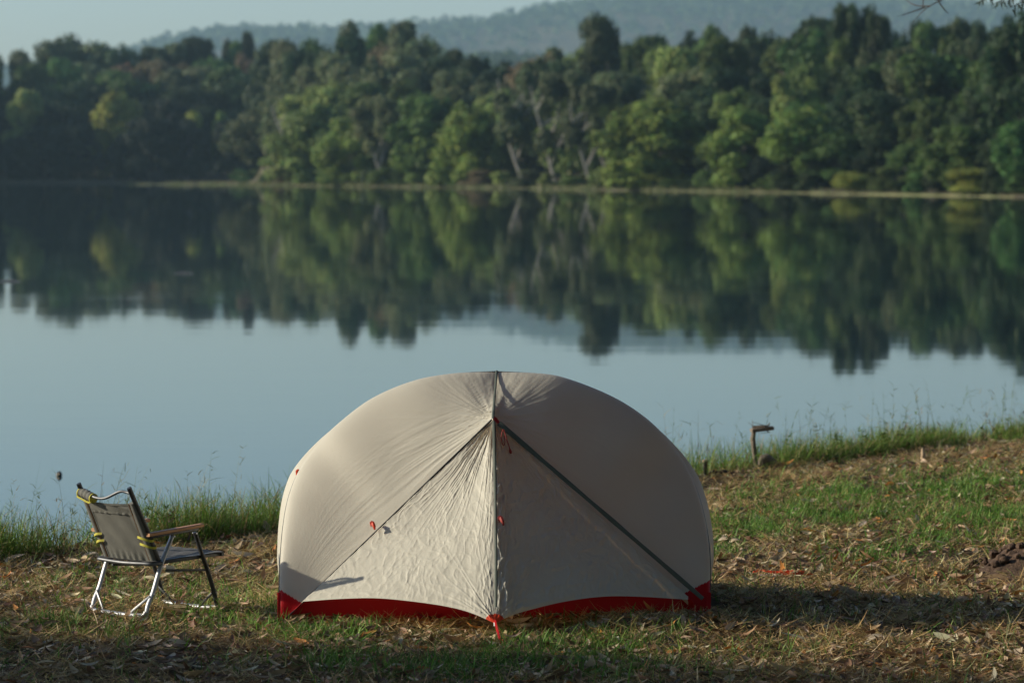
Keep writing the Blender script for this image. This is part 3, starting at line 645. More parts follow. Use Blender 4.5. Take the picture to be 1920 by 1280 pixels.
# ---------------------------------------------------------------- camping chair
TH = math.radians(43); org = onz(274, 1162)
chair = empty('camping_chair', org, 'low folding camp chair with grey canvas and wooden arms beside the tent', 'chair', rz=-TH)
W = .40
def cm(name, mt, parent=chair): return lambda m: m.build(name, mt, parent)
def leg(x, pts, name, mt, r=.0118):
    m = MB(); m.tube(curve([(x, a, b) for a, b in pts], 24), r, 10, sq=(1.15, .85)); return m.build(name, mt, chair)
for sx in (0, -W):
    ix = .035 if sx else -.035
    leg(sx, [(.075-.0, .012), (.005, .03), (.012, .08), (.045, .13), (.10, .27), (.176, .405)] if False else [(.0, .014), (.012, .07), (.045, .13), (.10, .265), (.176, .405)], 'rear_leg', M['alu'])
    leg(sx, [(.475, .012), (.452, .10), (.405, .22), (.36, .32), (.325, .41)], 'front_leg', M['dark_alu'])
    leg(sx-.012*(1 if sx == 0 else -1), [(.112, .245), (.085, .30), (.03, .42), (-.03, .53), (-.097, .655)], 'back_post', M['dark_alu'], .0115)
    m = MB(); n = 14
    f = np.linspace(0, 1, n); G = []
    top = .44+.006*np.sin(f*3); xx = sx
    for k in range(n):
        y = .01+f[k]*.36; z = .418+.024*f[k]; wdt = .021*(1-.25*abs(f[k]-.55)); th = .0085
        G.append([(xx+a*wdt, y, z+b*th) for a, b in ((-1, -.6), (-1, .6), (-.75, 1), (.75, 1), (1, .6), (1, -.6), (.75, -1), (-.75, -1), (-1, -.6))])
    m.grid(G)
    for k in (0, n-1):
        c = np.array(G[k]).mean(0); m.add(np.vstack([c, G[k]]), [[0, i+1, i+2, i+2] for i in range(8)])
    m.build('armrest', M['wood'], chair)
    m = MB(); m.bar((sx, .03, .405), (sx, .345, .425), .014, .014); m.build('arm_rail', M['dark_alu'], chair)
    m = MB()
    for (y, z) in ((.176, .40), (.325, .405), (.10, .27), (.043, .125), (.455, .10)):
        m.tube([(sx-.016, y, z), (sx+.016, y, z)], .0045, 8)
    m.build('bolts', M['alu'], chair)
    # seat side rail
    m = MB(); m.bar((sx+(.02 if sx else -.02), .03, .272), (sx+(.02 if sx else -.02), .515, .29), .018, .02); m.build('seat_rail', M['dark_alu'], chair)
    # yellow lashings on the posts
    for k, z0 in enumerate((.40, .365)):
        y0 = .04+(.40-z0)*.45; xo = sx-.012*(1 if sx == 0 else -1); m = MB(); ww = .018
        inn = -1 if sx == 0 else 1
        ring = [(xo+inn*.055, y0-.036, z0+.004), (xo+inn*.02, y0-.042, z0), (xo-inn*.018, y0-.022, z0-.012), (xo-inn*.018, y0+.010, z0-.012), (xo+inn*.012, y0+.018, z0-.004)]
        c = curve(ring, 14); G = np.stack([c+np.array([0, 0, q]) for q in (-.006, .006)], 1); G2 = G+np.array([0, -.0012, 0]); m.grid(G); m.build('lashing', M['yellow'], chair)
def u_foot(y, name, mt, z=.020, bow=.0):
    m = MB(); pts = [(-W, y, z+.02), (-W+.012, y-.006, z+.002), (-W+.05, y-.008, z), (-W/2, y-.008-bow, z-.004), (-.05, y-.008, z), (-.012, y-.006, z+.002), (0, y, z+.02)]
    m.tube(curve(pts, 30), .0120, 10, sq=(1.0, 1.1)); return m.build(name, mt, chair)
u_foot(.0, 'rear_foot_bar', M['alu']); u_foot(.478, 'front_foot_bar', M['alu'])
for (y, yl, z, nm, mt) in ((.0, .038, .115, 'rear_brace', M['alu']), (.472, .452, .10, 'front_brace', M['dark_alu'])):
    for sx, tx in ((0, -.125), (-W, -W+.10)):
        m = MB(); m.bar((sx, yl-.012, z), (tx, y-.010, .016), .011, .008, up=(0, 1, 0)); m.build(nm, mt, chair)
# X stretcher between front legs and lower side rail
for a, b in (((0, .13, .235), (0, .425, .215)), ((-W, .13, .235), (-W, .425, .215))):
    m = MB(); m.bar(a, b, .009, .012); m.build('side_stretcher', M['dark_alu'], chair)
# top bar bent down in the middle
def postpt(z): return -.097+(.655-z)*(.182/.385)
m = MB(); z0 = .625
m.tube(curve([(-W+.012, postpt(z0), z0), (-W+.06, postpt(z0)-.004, z0-.003), (-W+.13, postpt(z0)-.02, z0-.028), (-W/2+.02, postpt(z0)-.024, z0-.030), (-.09, postpt(z0)-.008, z0+.006), (-.05, postpt(z0), z0+.006), (-.012, postpt(z0), z0)], 40), .0072, 10); m.build('top_bar', M['mid_alu'], chair)
# back canvas: sling between the posts with side sleeves and a folded head band
def backsheet(x0, x1, za, zb, sag, off, n=40, mth=30):
    G = []
    for i in range(n+1):
        x = x0+(x1-x0)*i/n; r = []
        for j in range(mth+1):
            z = za+(zb-za)*j/mth; s = math.sin(math.pi*(x+W)/W) if -W < x < 0 else 0
            low = max(0, 1-j/6.0)
            wr = .004*low*math.sin(i*1.1)+.002*math.sin(i*.37+j*.3)
            r.append((x, postpt(z)-.006+off-sag*max(s, 0)+wr*(1 if 2 < i < n-2 else 0), z+.010*max(s, 0)*(-1 if zb > .55 and j > mth*.8 else 0)))
        G.append(r)
    G = np.array(G); m = MB(); m.grid(G); m.grid(G[::-1]+np.array([0, .004, 0])); return m
backsheet(-W+.045, -.045, .275, .575, .012, 0).build('backrest_canvas', M['canvas'], chair)
b = backsheet(-W+.046, -.046, .515, .577, .012, -.004).build('head_band', M['canvas'], chair); b['label'] = 'folded canvas band across the top of the backrest'
for sx in (-W+.028, -.028):
    m = MB(); m.tube([(sx, postpt(z)-.004, z) for z in np.linspace(.27, .578, 16)], .016, 10, sq=(.7, 1.25), ref=(0, 1, 0)); m.build('sleeve', M['canvas'], chair)
    m = MB(); xs_ = sx+(.016 if sx < -.2 else -.016); m.tube([(xs_, postpt(z)-.016, z) for z in np.linspace(.275, .574, 16)], .0016, 6); m.build('piping', M['wood'], chair)
# seat canvas
G = []
for i in range(31):
    x = -W-.004+(W+.008)*i/30; r = []
    for j in range(31):
        y = .03+.485*j/30; s = math.sin(math.pi*i/30); r.append((x, y, .283+.018*j/30-.014*s*math.sin(math.pi*j/30)+.0015*math.sin(i*.9+j*.5)))
    G.append(r)
m = MB(); G = np.array(G); m.grid(G); m.grid(G[::-1]-np.array([0, 0, .005])); m.build('seat_canvas', M['canvas_dark'], chair)
m = MB(); m.tube(curve([(-W-.004, .10, .272), (-W+.0, .045, .272), (-W+.05, .028, .272), (-W/2, .022, .268), (-.05, .028, .272), (.0, .045, .272), (.004, .10, .272)], 40), .0095, 10); m.build('seat_rear_bar', M['mid_alu'], chair)
m = MB(); m.bar((-W, .512, .286), (0, .512, .286), .018, .018); m.build('seat_front_bar', M['dark_alu'], chair)
# rolled pouch with yellow trim at the left end of the top bar
py_, pz = postpt(.60), .60
m = MB(); m.tube(curve([(-W+.012, py_-.012, .610), (-W+.05, py_-.016, .606), (-W+.12, py_-.022, .588)], 20), [.023+.0015*math.sin(k*1.3) for k in range(21)], 16, sq=(1, .95)); pouch = m.build('rolled_pouch', M['canvas'], chair)
for k, (x, z) in enumerate(((-W+.014, .610), (-W+.118, .5885))):
    m = MB(); m.tube([(x-.003, py_-.012-.01*k, z), (x+.004, py_-.013-.01*k, z-.001)], .0250, 16); m.build('trim', M['yellow'], pouch)
m = MB(); c = curve([(-W+.004, py_-.032, .592), (-W+.05, py_-.036, .580), (-W+.10, py_-.040, .568), (-W+.118, py_-.040, .572)], 16); m.grid(np.stack([c+np.array([0, 0, -.005]), c+np.array([0, -.001, .005])], 1)); m.build('strap', M['yellow'], pouch)
# care label under the seat
m = MB(); G = [[(-.01+.002*math.sin(j), .14+.055*i/6, .262-.038*j/6-.012*(i/6)) for j in range(7)] for i in range(7)]; m.grid(G); m.build('care_label', M['tagm'], chair)

# ---------------------------------------------------------------- grass and litter (stuff)
def blades(n, pos, length, width, lean, curl, col, head=None, segs=3, droop=0):
    """tapered curved ribbons. pos (n,3); lean = angle from vertical"""
    a = RNG.uniform(0, 2*math.pi, n) if head is None else head
    hd = np.stack([np.cos(a), np.sin(a), np.zeros(n)], 1); sd = np.stack([-np.sin(a), np.cos(a), np.zeros(n)], 1)
    tw = RNG.uniform(-.9, .9, n); V = np.zeros((n, (segs+1)*2, 3)); p = pos.copy(); L = length/segs
    for k in range(segs+1):
        wk = width*(1-.85*(k/segs)**1.4)*(.7 if k == 0 else 1)
        an = lean+curl*(k/segs)
        s2 = sd*np.cos(tw)[:, None]+np.stack([0*tw, 0*tw, np.sin(tw)], 1)
        V[:, 2*k] = p-s2*wk[:, None]*.5; V[:, 2*k+1] = p+s2*wk[:, None]*.5
        p = p+(hd*np.sin(an)[:, None]+np.array([0, 0, 1])*np.cos(an)[:, None])*L[:, None]
    m = (segs+1)*2; base = (np.arange(n)*m)[:, None, None]
    q = np.array([[2*k, 2*k+1, 2*k+3, 2*k+2] for k in range(segs)])[None]
    return V.reshape(-1, 3), (base+q).reshape(-1, 4), np.repeat(col, m, 0)
def pick(n, cols, w=None, var=.18):
    c = np.array(cols)[RNG.choice(len(cols), n, p=w)]; return c*RNG.uniform(1-var, 1+var, (n, 1))*(1+.06*RNG.normal(size=(n, 3)))
def gmask(x, y, pts):
    u, v = px(x, y, 0*x); r = 0
    for (a, b, ru, rv, s) in pts: r = np.maximum(r, s*np.exp(-(((u-a)/ru)**2+((v-b)/rv)**2)))
    return r
shore_reeds()
GREEN = [(1720, 938, 190, 26, 1), (1560, 975, 130, 22, 1), (1420, 1000, 110, 20, .8), (1860, 985, 110, 22, 1), (1780, 1015, 80, 14, .8), (1650, 1050, 90, 16, .45), (1500, 940, 120, 18, .5),
         (600, 1192, 110, 16, .9), (820, 1205, 180, 18, .6), (1000, 1225, 200, 24, .8), (1180, 1215, 120, 18, .6), (930, 1262, 300, 20, .9), (300, 1100, 160, 30, .3), (420, 1150, 120, 20, .5), (640, 1255, 130, 25, .8), (1440, 1225, 60, 10, .6), (120, 1180, 160, 25, .35), (1340, 1040, 60, 12, .6)]
BARE = [(1650, 1015, 160, 16, 1), (1560, 1050, 160, 16, .9), (1450, 1075, 130, 12, .7), (1850, 975+60, 120, 14, .5), (300, 1235, 200, 14, .5)]
def scatter(n, y0=15.6, y1=33, margin=1.35):
    y = RNG.uniform(y0, y1, n*2); hw = (y*.1333+.25)*margin; x = RNG.uniform(-1, 1, n*2)*6.5
    k = (np.abs(x) < hw) & (edge(x)-y > -.1); x, y = x[k][:n], y[k][:n]; return x, y
# dry straw: short lying stems
def near_weight(y): return np.clip((23/y)**2.2, 0, 1)
x, y = scatter(520000); k = RNG.random(len(x)) < near_weight(y)*(1-.85*gmask(x, y, BARE))*np.clip(fbm(x*.8, y*.5, 91)*1.2+fbm(x*5, y*2.2, 92)*2.6-1.25, .06, 1); x, y = x[k], y[k]; n = len(x)
# keep the groundsheet clear
k = ~((np.abs(x-.0) < 1.05) & (y > 18.72) & (y < 19.84)); x, y = x[k], y[k]; n = len(x)
grn = gmask(x, y, GREEN); isg = RNG.random(n) < grn*.7+.04
col = 1.12*pick(n, [(.64, .47, .22), (.50, .345, .15), (.30, .20, .09), (.74, .63, .36), (.36, .27, .10), (.13, .085, .045)], [.22, .24, .2, .08, .16, .10])
col[isg] = pick(isg.sum(), [(.10, .15, .035), (.14, .18, .05), (.075, .12, .035)])
pos = np.stack([x, y, gz(x, y)+RNG.uniform(-.002, .018, n)], 1)
V1, Q1, C1 = blades(n, pos, RNG.uniform(.03, .15, n), RNG.uniform(.0025, .007, n), RNG.uniform(.95, 1.64, n), RNG.uniform(-.5, .9, n), col, segs=3)
o = mesh_np('dry_grass', V1, Q1, M['grass'], col=C1); tag(o, 'matted dry straw and short grass over the bank', 'dry grass', kind='stuff'); print('straw', n)
# green short grass
x, y = scatter(430000); m_ = gmask(x, y, GREEN); cl = np.clip(fbm(x*4, y*2, 66)*3.2-.95, 0, 1)
k = RNG.random(len(x)) < near_weight(y)**.6*np.clip(m_*1.25+.05, 0, 1)*cl; x, y = x[k], y[k]; k = ~((np.abs(x) < 1.03) & (y > 18.5) & (y < 20)); x, y = x[k], y[k]; n = len(x)
col = pick(n, [(.12, .26, .04), (.18, .34, .05), (.09, .19, .035), (.26, .38, .09), (.30, .30, .10)], [.35, .25, .2, .12, .08])
pos = np.stack([x, y, gz(x, y)-.004], 1)
V1, Q1, C1 = blades(n, pos, RNG.uniform(.04, .12, n), RNG.uniform(.005, .012, n), RNG.uniform(.15, 1.1, n), RNG.uniform(.1, 1.0, n), col, segs=3)
o = mesh_np('grass', V1, Q1, M['grass'], col=C1); tag(o, 'fresh green grass in patches on the bank', 'grass', kind='stuff'); print('green', n)
# taller sprouts here and there in the foreground
x, y = scatter(900, 15.8, 22); k = ~((np.abs(x) < 1.1) & (y > 17.9) & (y < 20.6)) & (RNG.random(len(x)) < .45); x, y = x[k], y[k]; n0 = len(x)
x = np.repeat(x, 6)+RNG.normal(0, .012, n0*6); y = np.repeat(y, 6)+RNG.normal(0, .012, n0*6); n = len(x)
col = pick(n, [(.13, .21, .05), (.18, .24, .08), (.34, .30, .16)], [.5, .3, .2]); pos = np.stack([x, y, gz(x, y)-.003], 1)
V1, Q1, C1 = blades(n, pos, RNG.uniform(.05, .17, n), RNG.uniform(.003, .007, n), RNG.uniform(.0, .7, n), RNG.uniform(.1, .9, n), col, segs=4)
o = mesh_np('grass_sprouts', V1, Q1, M['grass'], col=C1); tag(o, 'scattered taller grass sprouts in the foreground', 'grass', kind='stuff')
# dead leaves
def deadleaf(n, x, y, size, col, lift, flat=.5):
    a = RNG.uniform(0, 2*math.pi, n); T = np.stack([np.cos(a), np.sin(a), RNG.normal(0, .22*flat*2, n)], 1); T /= np.linalg.norm(T, axis=1)[:, None]
    B = np.stack([-np.sin(a), np.cos(a), RNG.normal(0, .5*flat*2, n)], 1); B -= T*(B*T).sum(1)[:, None]; B /= np.linalg.norm(B, axis=1)[:, None]; Nn = np.cross(T, B)
    Nn *= np.sign(Nn[:, 2])[:, None]; asp = RNG.uniform(.16, .38, n); curl = RNG.uniform(-.9, 1.1, n); cup = RNG.uniform(.1, .6, n)
    P = np.stack([x, y, gz(x, y)+lift], 1); us = [0, .18, .42, .68, .88, 1]; ws = [.06, .62, 1, .8, .4, .02]; V = []
    for uu, ww in zip(us, ws):
        c = P+T*((uu-.5)*size)[:, None]+Nn*(curl*size*((uu-.5)**2)*1.1)[:, None]
        for sgn in (-1, 0, 1):
            V.append(c+B*(sgn*ww*asp*size*.5)[:, None]+Nn*(abs(sgn)*cup*ww*asp*size*.5)[:, None])
    V = np.stack(V, 1); m = V.shape[1]; q = []
    for i in range(5):
        for j in range(2): q.append([3*i+j, 3*i+j+1, 3*i+j+4, 3*i+j+3])
    return V.reshape(-1, 3), ((np.arange(n)*m)[:, None, None]+np.array(q)[None]).reshape(-1, 4), np.repeat(col, m, 0)
x, y = scatter(84000); dens = np.clip(fbm(x*1.1, y*.7, 88)*1.9-.25, .08, 1)*ip(y, [(15, 1), (18.5, .85), (22, .35), (33, .12)]); dens = dens+.3*gmask(x, y, BARE)*1
k = RNG.random(len(x)) < dens; x, y = x[k], y[k]; k = ~((np.abs(x) < 1.05) & (y > 18.72) & (y < 19.84)); x, y = x[k], y[k]; n = len(x)
col = pick(n, [(.48, .36, .22), (.32, .20, .105), (.20, .11, .055), (.60, .50, .34), (.52, .22, .05), (.11, .07, .04)], [.27, .27, .19, .12, .04, .11])
V1, Q1, C1 = deadleaf(n, x, y, RNG.uniform(.026, .065, n)+RNG.random(n)**3*.10, col, RNG.uniform(.010, .04, n))
o = mesh_np('leaf_litter', V1, Q1, M['litter'], col=C1, smooth=True); tag(o, 'curled dead leaves scattered over the bank', 'dead leaves', kind='stuff'); print('leaves', n)
# tall lakeside grass along the lip of the bank
def lip(n, off0, off1, xr=(-5.5, 7)):
    x = RNG.uniform(*xr, n); return x, edge(x)-RNG.uniform(off0, off1, n)
n = 190000; x, y = lip(n, -.5, .95)
d = edge(x)-y; tuft = fbm(x*1.6, y*.8, 71)*1.7-.3
hgt = ip(x, [(-5, 1), (-1.5, 1.15), (1.2, 1.0), (2.4, .75), (6, .8)])
k = RNG.random(n) < np.clip(tuft, 0.04, 1)*np.clip(1.15-d*.8, .1, 1); x, y, hgt, d = x[k], y[k], hgt[k], d[k]; n = len(x)
col = pick(n, [(.13, .25, .035), (.20, .33, .05), (.07, .14, .03), (.32, .34, .10), (.38, .29, .13)], [.3, .22, .2, .12, .16])
pos = np.stack([x, y, np.maximum(gz(x, y), WATER-.1)-.01], 1)
V1, Q1, C1 = blades(n, pos, RNG.uniform(.09, .36, n)*hgt*(.55+.95*fbm(x*1.9, y*1.9, 73))*(1+.25*np.clip(-d*2, 0, 1)), RNG.uniform(.003, .008, n), RNG.uniform(.0, .75, n), RNG.uniform(.2, 1.2, n), col, segs=4)
o = mesh_np('lakeside_grass', V1, Q1, M['grass'], col=C1); tag(o, 'tall unkempt green grass lining the water edge', 'grass', kind='stuff'); print('lip', n)
n0 = 1100; x, y = lip(n0, -.5, .6); k = RNG.random(n0) < np.clip(fbm(x*1.2, x*0, 75)*2.2-.5, .12, 1); x, y = x[k], y[k]; n = len(x)
col = pick(n, [(.15, .19, .07), (.10, .15, .045), (.30, .26, .15)]); pos = np.stack([x, y, np.maximum(gz(x, y), WATER)-.01], 1)
ln = RNG.uniform(.22, .60, n); le = RNG.uniform(0, .35, n); cu = RNG.uniform(0, .6, n); hd = RNG.uniform(0, 6.28, n)
V1, Q1, C1 = blades(n, pos, ln, RNG.uniform(.0025, .0045, n), le, cu, col, head=hd, segs=5)
# side leaves / seed heads on the stalks
k6 = 9; f = RNG.uniform(.35, 1, (n, k6)); an = le[:, None]+cu[:, None]*f*.5
hx = np.cos(hd)[:, None]; hy = np.sin(hd)[:, None]
P2 = np.stack([pos[:, :1]+hx*np.sin(an)*ln[:, None]*f, pos[:, 1:2]+hy*np.sin(an)*ln[:, None]*f, pos[:, 2:3]+np.cos(an)*ln[:, None]*f*.97], -1).reshape(-1, 3)
V2, Q2, C2 = blades(n*k6, P2, RNG.uniform(.02, .09, n*k6), RNG.uniform(.003, .007, n*k6), RNG.uniform(.5, 1.3, n*k6), RNG.uniform(0, .8, n*k6), np.repeat(col, k6, 0), segs=2)
V = np.vstack([V1, V2]); Q = np.vstack([Q1, Q2+len(V1)]); C = np.vstack([C1, C2])
o = mesh_np('seeding_stalks', V, Q, M['grass'], col=C); tag(o, 'thin seeding grass stalks rising over the water edge', 'grass', kind='stuff')

n = 900; x, y = lip(n, -.35, 1.0); k = RNG.random(n) < np.clip(fbm(x*1.7, y*.6, 175)*2.6-.8, .05, 1); x, y = x[k], y[k]; n = len(x)
col = pick(n, [(.10, .17, .035), (.16, .22, .05), (.22, .17, .08), (.13, .10, .05)], [.4, .25, .15, .2]); pos = np.stack([x, y, np.maximum(gz(x, y), WATER)-.01], 1)
ln = RNG.uniform(.12, .34, n); le = RNG.uniform(0, .6, n); cu = RNG.uniform(0, .7, n); hd = RNG.uniform(0, 6.28, n)
V1, Q1, C1 = blades(n, pos, ln, RNG.uniform(.003, .005, n), le, cu, col, head=hd, segs=4); k6 = 16; f = RNG.uniform(.2, 1, (n, k6)); an = le[:, None]+cu[:, None]*f*.5
P2 = np.stack([pos[:, :1]+np.cos(hd)[:, None]*np.sin(an)*ln[:, None]*f, pos[:, 1:2]+np.sin(hd)[:, None]*np.sin(an)*ln[:, None]*f, pos[:, 2:3]+np.cos(an)*ln[:, None]*f*.97], -1).reshape(-1, 3)
V2, Q2, C2 = blades(n*k6, P2, RNG.uniform(.02, .055, n*k6), RNG.uniform(.008, .018, n*k6), RNG.uniform(.5, 1.8, n*k6), RNG.uniform(-.3, .9, n*k6), np.repeat(col, k6, 0)*RNG.uniform(.7, 1.3, (n*k6, 1)), segs=2)
o = mesh_np('shore_weeds', np.vstack([V1, V2]), np.vstack([np.hstack([Q1]), Q2+len(V1)]), M['grass'], col=np.vstack([C1, C2])); tag(o, 'leafy weeds mixed into the grass at the water edge', 'weeds', kind='stuff')
# ---------------------------------------------------------------- small things on the bank
def gp(u, v):
    p = onz(u, v)
    while float(edge(p.x))-p.y < .75: v += 1.5; p = onz(u, v)
    p.z = float(gz(p.x, p.y)); return p
# short post with board
p = gp(1416, 868); t = empty('wooden_post', p, 'short leaning wooden post topped by a small board at the water edge', 'post')
m = MB(); m.tube([(.0, 0, -.08), (.004, 0, .05), (-.004, 0, .12), (-.018, 0, .24), (-.008, 0, .305)], [.020, .019, .016, .019, .015], 9); m.build('stake', M['oldwood'], t)
m = MB(); m.bar((-.032, -.01, .300), (.13, .015, .318), .08, .026); m.bar((-.02, .02, .322), (.09, -.01, .334), .03, .014); m.build('board', M['oldwood'], t)
m = MB()
for q in range(7):
    a0 = Vector((random.uniform(-.02, .11), random.uniform(-.03, .03), random.uniform(.30, .335))); m.tube([a0, a0+Vector((random.uniform(-.05, .05), 0, random.uniform(-.02, .03))), a0+Vector((random.uniform(-.09, .09), 0, random.uniform(-.03, .06)))], [.004, .003, .0012], 5)
m.build('twigs', M['oldwood'], t)
m = MB(); m.tube(curve([(-.02, 0, 0), (-.004, 0, .09), (.09, 0, .02), (.16, 0, -.02)], 14), [.05-.002*k for k in range(15)], 10); o = m.build('log', M['oldwood']); o.location = gp(1436, 876)+Vector((0, 0, -.01)); tag(o, 'pale broken log lying against the foot of the short post', 'log')
# bent dark root
p = gp(1322, 888); m = MB(); m.tube(curve([(0, 0, .13), (.002, 0, .06), (.012, 0, .015), (.03, 0, .03), (.06, 0, .055), (.10, 0, .045), (.13, 0, .06), (.17, -.02, .05), (.22, -.04, .015), (.27, -.06, -.02)], 40), [.016-.0002*k for k in range(41)], 9)
o = m.build('bent_branch', M['darkwood']); o.location = p; tag(o, 'dark bent branch sticking up right behind the tent', 'branch')
m = MB(); m.tube([(0, 0, 0), (-.004, 0, .012)], [.017, .018], 9); e = m.build('cut_end', M['cutwood'], o); e.location = (0, 0, .128)
# cut sapling stump
p = gp(1731, 882); m = MB(); m.tube([(0, 0, -.05), (.002, 0, .03), (0, 0, .07), (-.003, 0, .10), (-.006, 0, .118)], [.026, .022, .018, .012, .004], 8); o = m.build('stump', M['cutwood']); o.location = p; tag(o, 'small pale pointed stump in the straw on the right', 'stump')
# clod mound
p = gp(1890, 1075); t = empty('soil_mound', p, 'crumbly brown soil mound at the right frame edge', 'soil mound')
xs = np.linspace(-.42, .5, 70); ys = np.linspace(-.5, .6, 60); X, Y = np.meshgrid(xs, ys)
Z = .16*np.exp(-(((X-.08)/.24)**2+((Y)/.32)**2))*(.7+.6*fbm(X*9, Y*9, 21))+.05*(fbm(X*24, Y*24, 22)-.5)*np.exp(-((X/.35)**2+(Y/.42)**2))-.02
m = MB(); m.grid(np.stack([X, Y, Z], -1).transpose(1, 0, 2)); m.build('soil_heap', M['soil'], t)
def blob(r, seed, n=10, m_=14, sq=.8):
    G = []
    for i in range(n+1):
        a = math.pi*i/n; row = []
        for j in range(m_+1):
            b = 2*math.pi*(j % m_)/m_; k = r*(1+.5*(float(vn(math.cos(b)*1.7+5, math.sin(b)*1.7+a*2+seed, seed))-.5)*math.sin(a)**.5)
            row.append((k*math.sin(a)*math.cos(b), k*math.sin(a)*math.sin(b), k*math.cos(a)*sq))
        G.append(row)
    return np.array(G)
m = MB()
for i in range(60):
    a, r = random.uniform(0, 6.28), random.uniform(0, .4); x_, y_ = .05+r*math.cos(a)*.8, r*math.sin(a)
    zz_ = .15*math.exp(-(((x_-.08)/.24)**2+(y_/.32)**2)); m.grid(blob(random.uniform(.010, .032), i, 6, 9)+np.array([x_, y_, zz_]))
o = m.build('clods', M['soil'], t); o['kind'] = 'stuff'
def stone(u, v, r, label, mt=M['pale'], sq=.7):
    m = MB(); m.grid(blob(r, int(u), sq=sq)); o = m.build('stone', mt); o.location = gp(u, v)+Vector((0, 0, r*.45)); tag(o, label, 'stone')
stone(1705, 953, .018, 'small white stone in the green grass on the right', sq=1.1)
stone(1346, 1030, .018, 'white stone on the ground just right of the tent', sq=.9)
stone(1337, 1080, .022, 'buff stone beside the right wall of the tent', M['cutwood'], .8)
# single leaves large enough to pick out
def oneleaf(u, v, size, c, label, rz, lift=.02):
    P = gp(u, v); n_ = 9; G = []
    for i in range(n_):
        f = i/(n_-1); wdt = size*.24*math.sin(math.pi*f)**.8+.0008; G.append([((f-.5)*size, j*wdt*.5, .25*size*(f-.5)**2*2+abs(j)*wdt*.35) for j in (-1, -.5, 0, .5, 1)])
    m = MB(); m.grid(G); o = m.build('leaf', simple('leaf_'+label.split()[0], tuple(k*.85 for k in c), c, 40, .6)); o.location = P+Vector((0, 0, lift)); o.rotation_euler = (.25, -.1, rz); tag(o, label, 'leaf')
oneleaf(1521, 1055, .10, (.62, .22, .03), 'orange fallen leaf lying on the bare path right of the tent', .25)
oneleaf(1760, 995, .05, (.55, .25, .04), 'amber fallen leaf between the green patches at right', -.2)
oneleaf(295, 1245, .10, (.50, .37, .22), 'tan curled leaf in the foreground left of the tent', -.6)
oneleaf(700, 1218, .085, (.56, .44, .28), 'buff curled leaf in front of the red groundsheet', .1)
oneleaf(1268, 1172, .09, (.40, .36, .24), 'grey-buff leaf in the tent shadow', .4)
oneleaf(155, 1188, .06, (.55, .27, .05), 'ochre leaf on the ground below the chair', .7)
# frayed red tape
p = gp(1475, 1083); m = MB()
for i in range(9):
    a = random.uniform(-.12, .12); z = .02; pts = [(a+random.uniform(-.05, .05)*k, random.uniform(-.03, .03)*k-.02*i/4, z+random.uniform(0, .02)) for k in range(4)]
    c = curve(pts, 12); m.grid(np.stack([c, c+np.array([.001, 0, .006])], 1))
o = m.build('red_tape', M['orange']); o.location = p; tag(o, 'tangle of torn orange-red tape on the bare path', 'tape')
# float on the water
p = onz(111, 892, WATER); t = empty('float', p, 'small black float with a pale patch on the water left of the chair', 'float')
m = MB(); m.grid(blob(.024, 4, sq=1.3)+np.array([0, 0, .012])); m.build('float_body', M['black'], t)
m = MB(); m.grid(blob(.011, 5)+np.array([.002, -.018, .018])); m.build('pale_patch', M['cutwood'], t)
def twig(u, v, L, label):
    m = MB(); m.tube([(-L/2, 0, .0), (-L/5, .02, .02), (L/5, 0, .02), (L/2, -.03, .0)], [.012, .022, .02, .008], 7); o = m.build('floating_twig', M['palebark']); o.location = onz(u, v, WATER); tag(o, label, 'twig')
twig(345, 513, .50, 'pale twig floating in the tree reflections on the left'); twig(18, 528, .55, 'pale twig floating at the left frame edge')
# ---------------------------------------------------------------- near trees (mostly outside the frame)
def near_tree(loc, H, R, label, seed, base=.35, nleaf=9000, leaf=.16, kmin=4, extra=None, lean=(0, 0), mt='foliage_mid', gaps=.0):
    t = empty('tree', loc, label, 'tree'); r = np.random.default_rng(seed); rr = random.Random(seed)
    ax = [(lean[0]*f*f+.12*math.sin(f*5+seed), lean[1]*f*f+.1*math.cos(f*4), -.2+f*H*.86) for f in np.linspace(0, 1, 12)]
    m = MB(); m.tube(curve(ax, 30), [R*.05*(1-.82*k/30)*(1+.5*math.exp(-k/1.5)) for k in range(31)], 12); tips = []
    for j in range(16):
        k = rr.randint(kmin, 11); a = Vector(ax[k]); an = j*2.4; L = R*rr.uniform(.5, .95)*(1.1-.5*(k/11)); b = a+Vector((math.cos(an)*L, math.sin(an)*L, L*rr.uniform(.15, .6)))
        mid = a.lerp(b, .5)+Vector((0, 0, .12*L)); m.tube(curve([a, mid, b], 10), [R*.016*(1-.85*i/10) for i in range(11)], 7); tips.append(b); tips.append(mid)
        for q in range(3):
            c = mid.lerp(b, rr.random()); d = c+Vector((rr.uniform(-1, 1), rr.uniform(-1, 1), rr.uniform(-.2, .7)))*L*.35; m.tube([c, c.lerp(d, .5)+Vector((0, 0, .03)), d], [R*.006, R*.004, R*.0015], 5); tips.append(d)
    if extra: extra(m)
    m.build('trunk', M['bark'], t)
    tp = np.array([list(q) for q in tips]); idx = r.integers(0, len(tp), nleaf); P = tp[idx]+r.normal(size=(nleaf, 3))*R*np.array([.16, .16, .11])
    Nn = r.normal(size=(nleaf, 3))+np.array([0, 0, .6]); Nn /= np.linalg.norm(Nn, axis=1)[:, None]
    b = r.uniform(.7, 1.3, nleaf)[:, None]*np.ones((1, 3)); V, Q, C = leaf_quads(P, Nn, r.uniform(.6, 1.2, nleaf)*leaf, b, 1.5)
    mesh_np('crown', V, Q, M[mt], t, smooth=False, col=C); return t
near_tree((-16.5, 17.2, 0), 8.5, 2.6, 'leafy tree left of the camera whose shadow crosses the foreground', 3, nleaf=16000, leaf=.2)
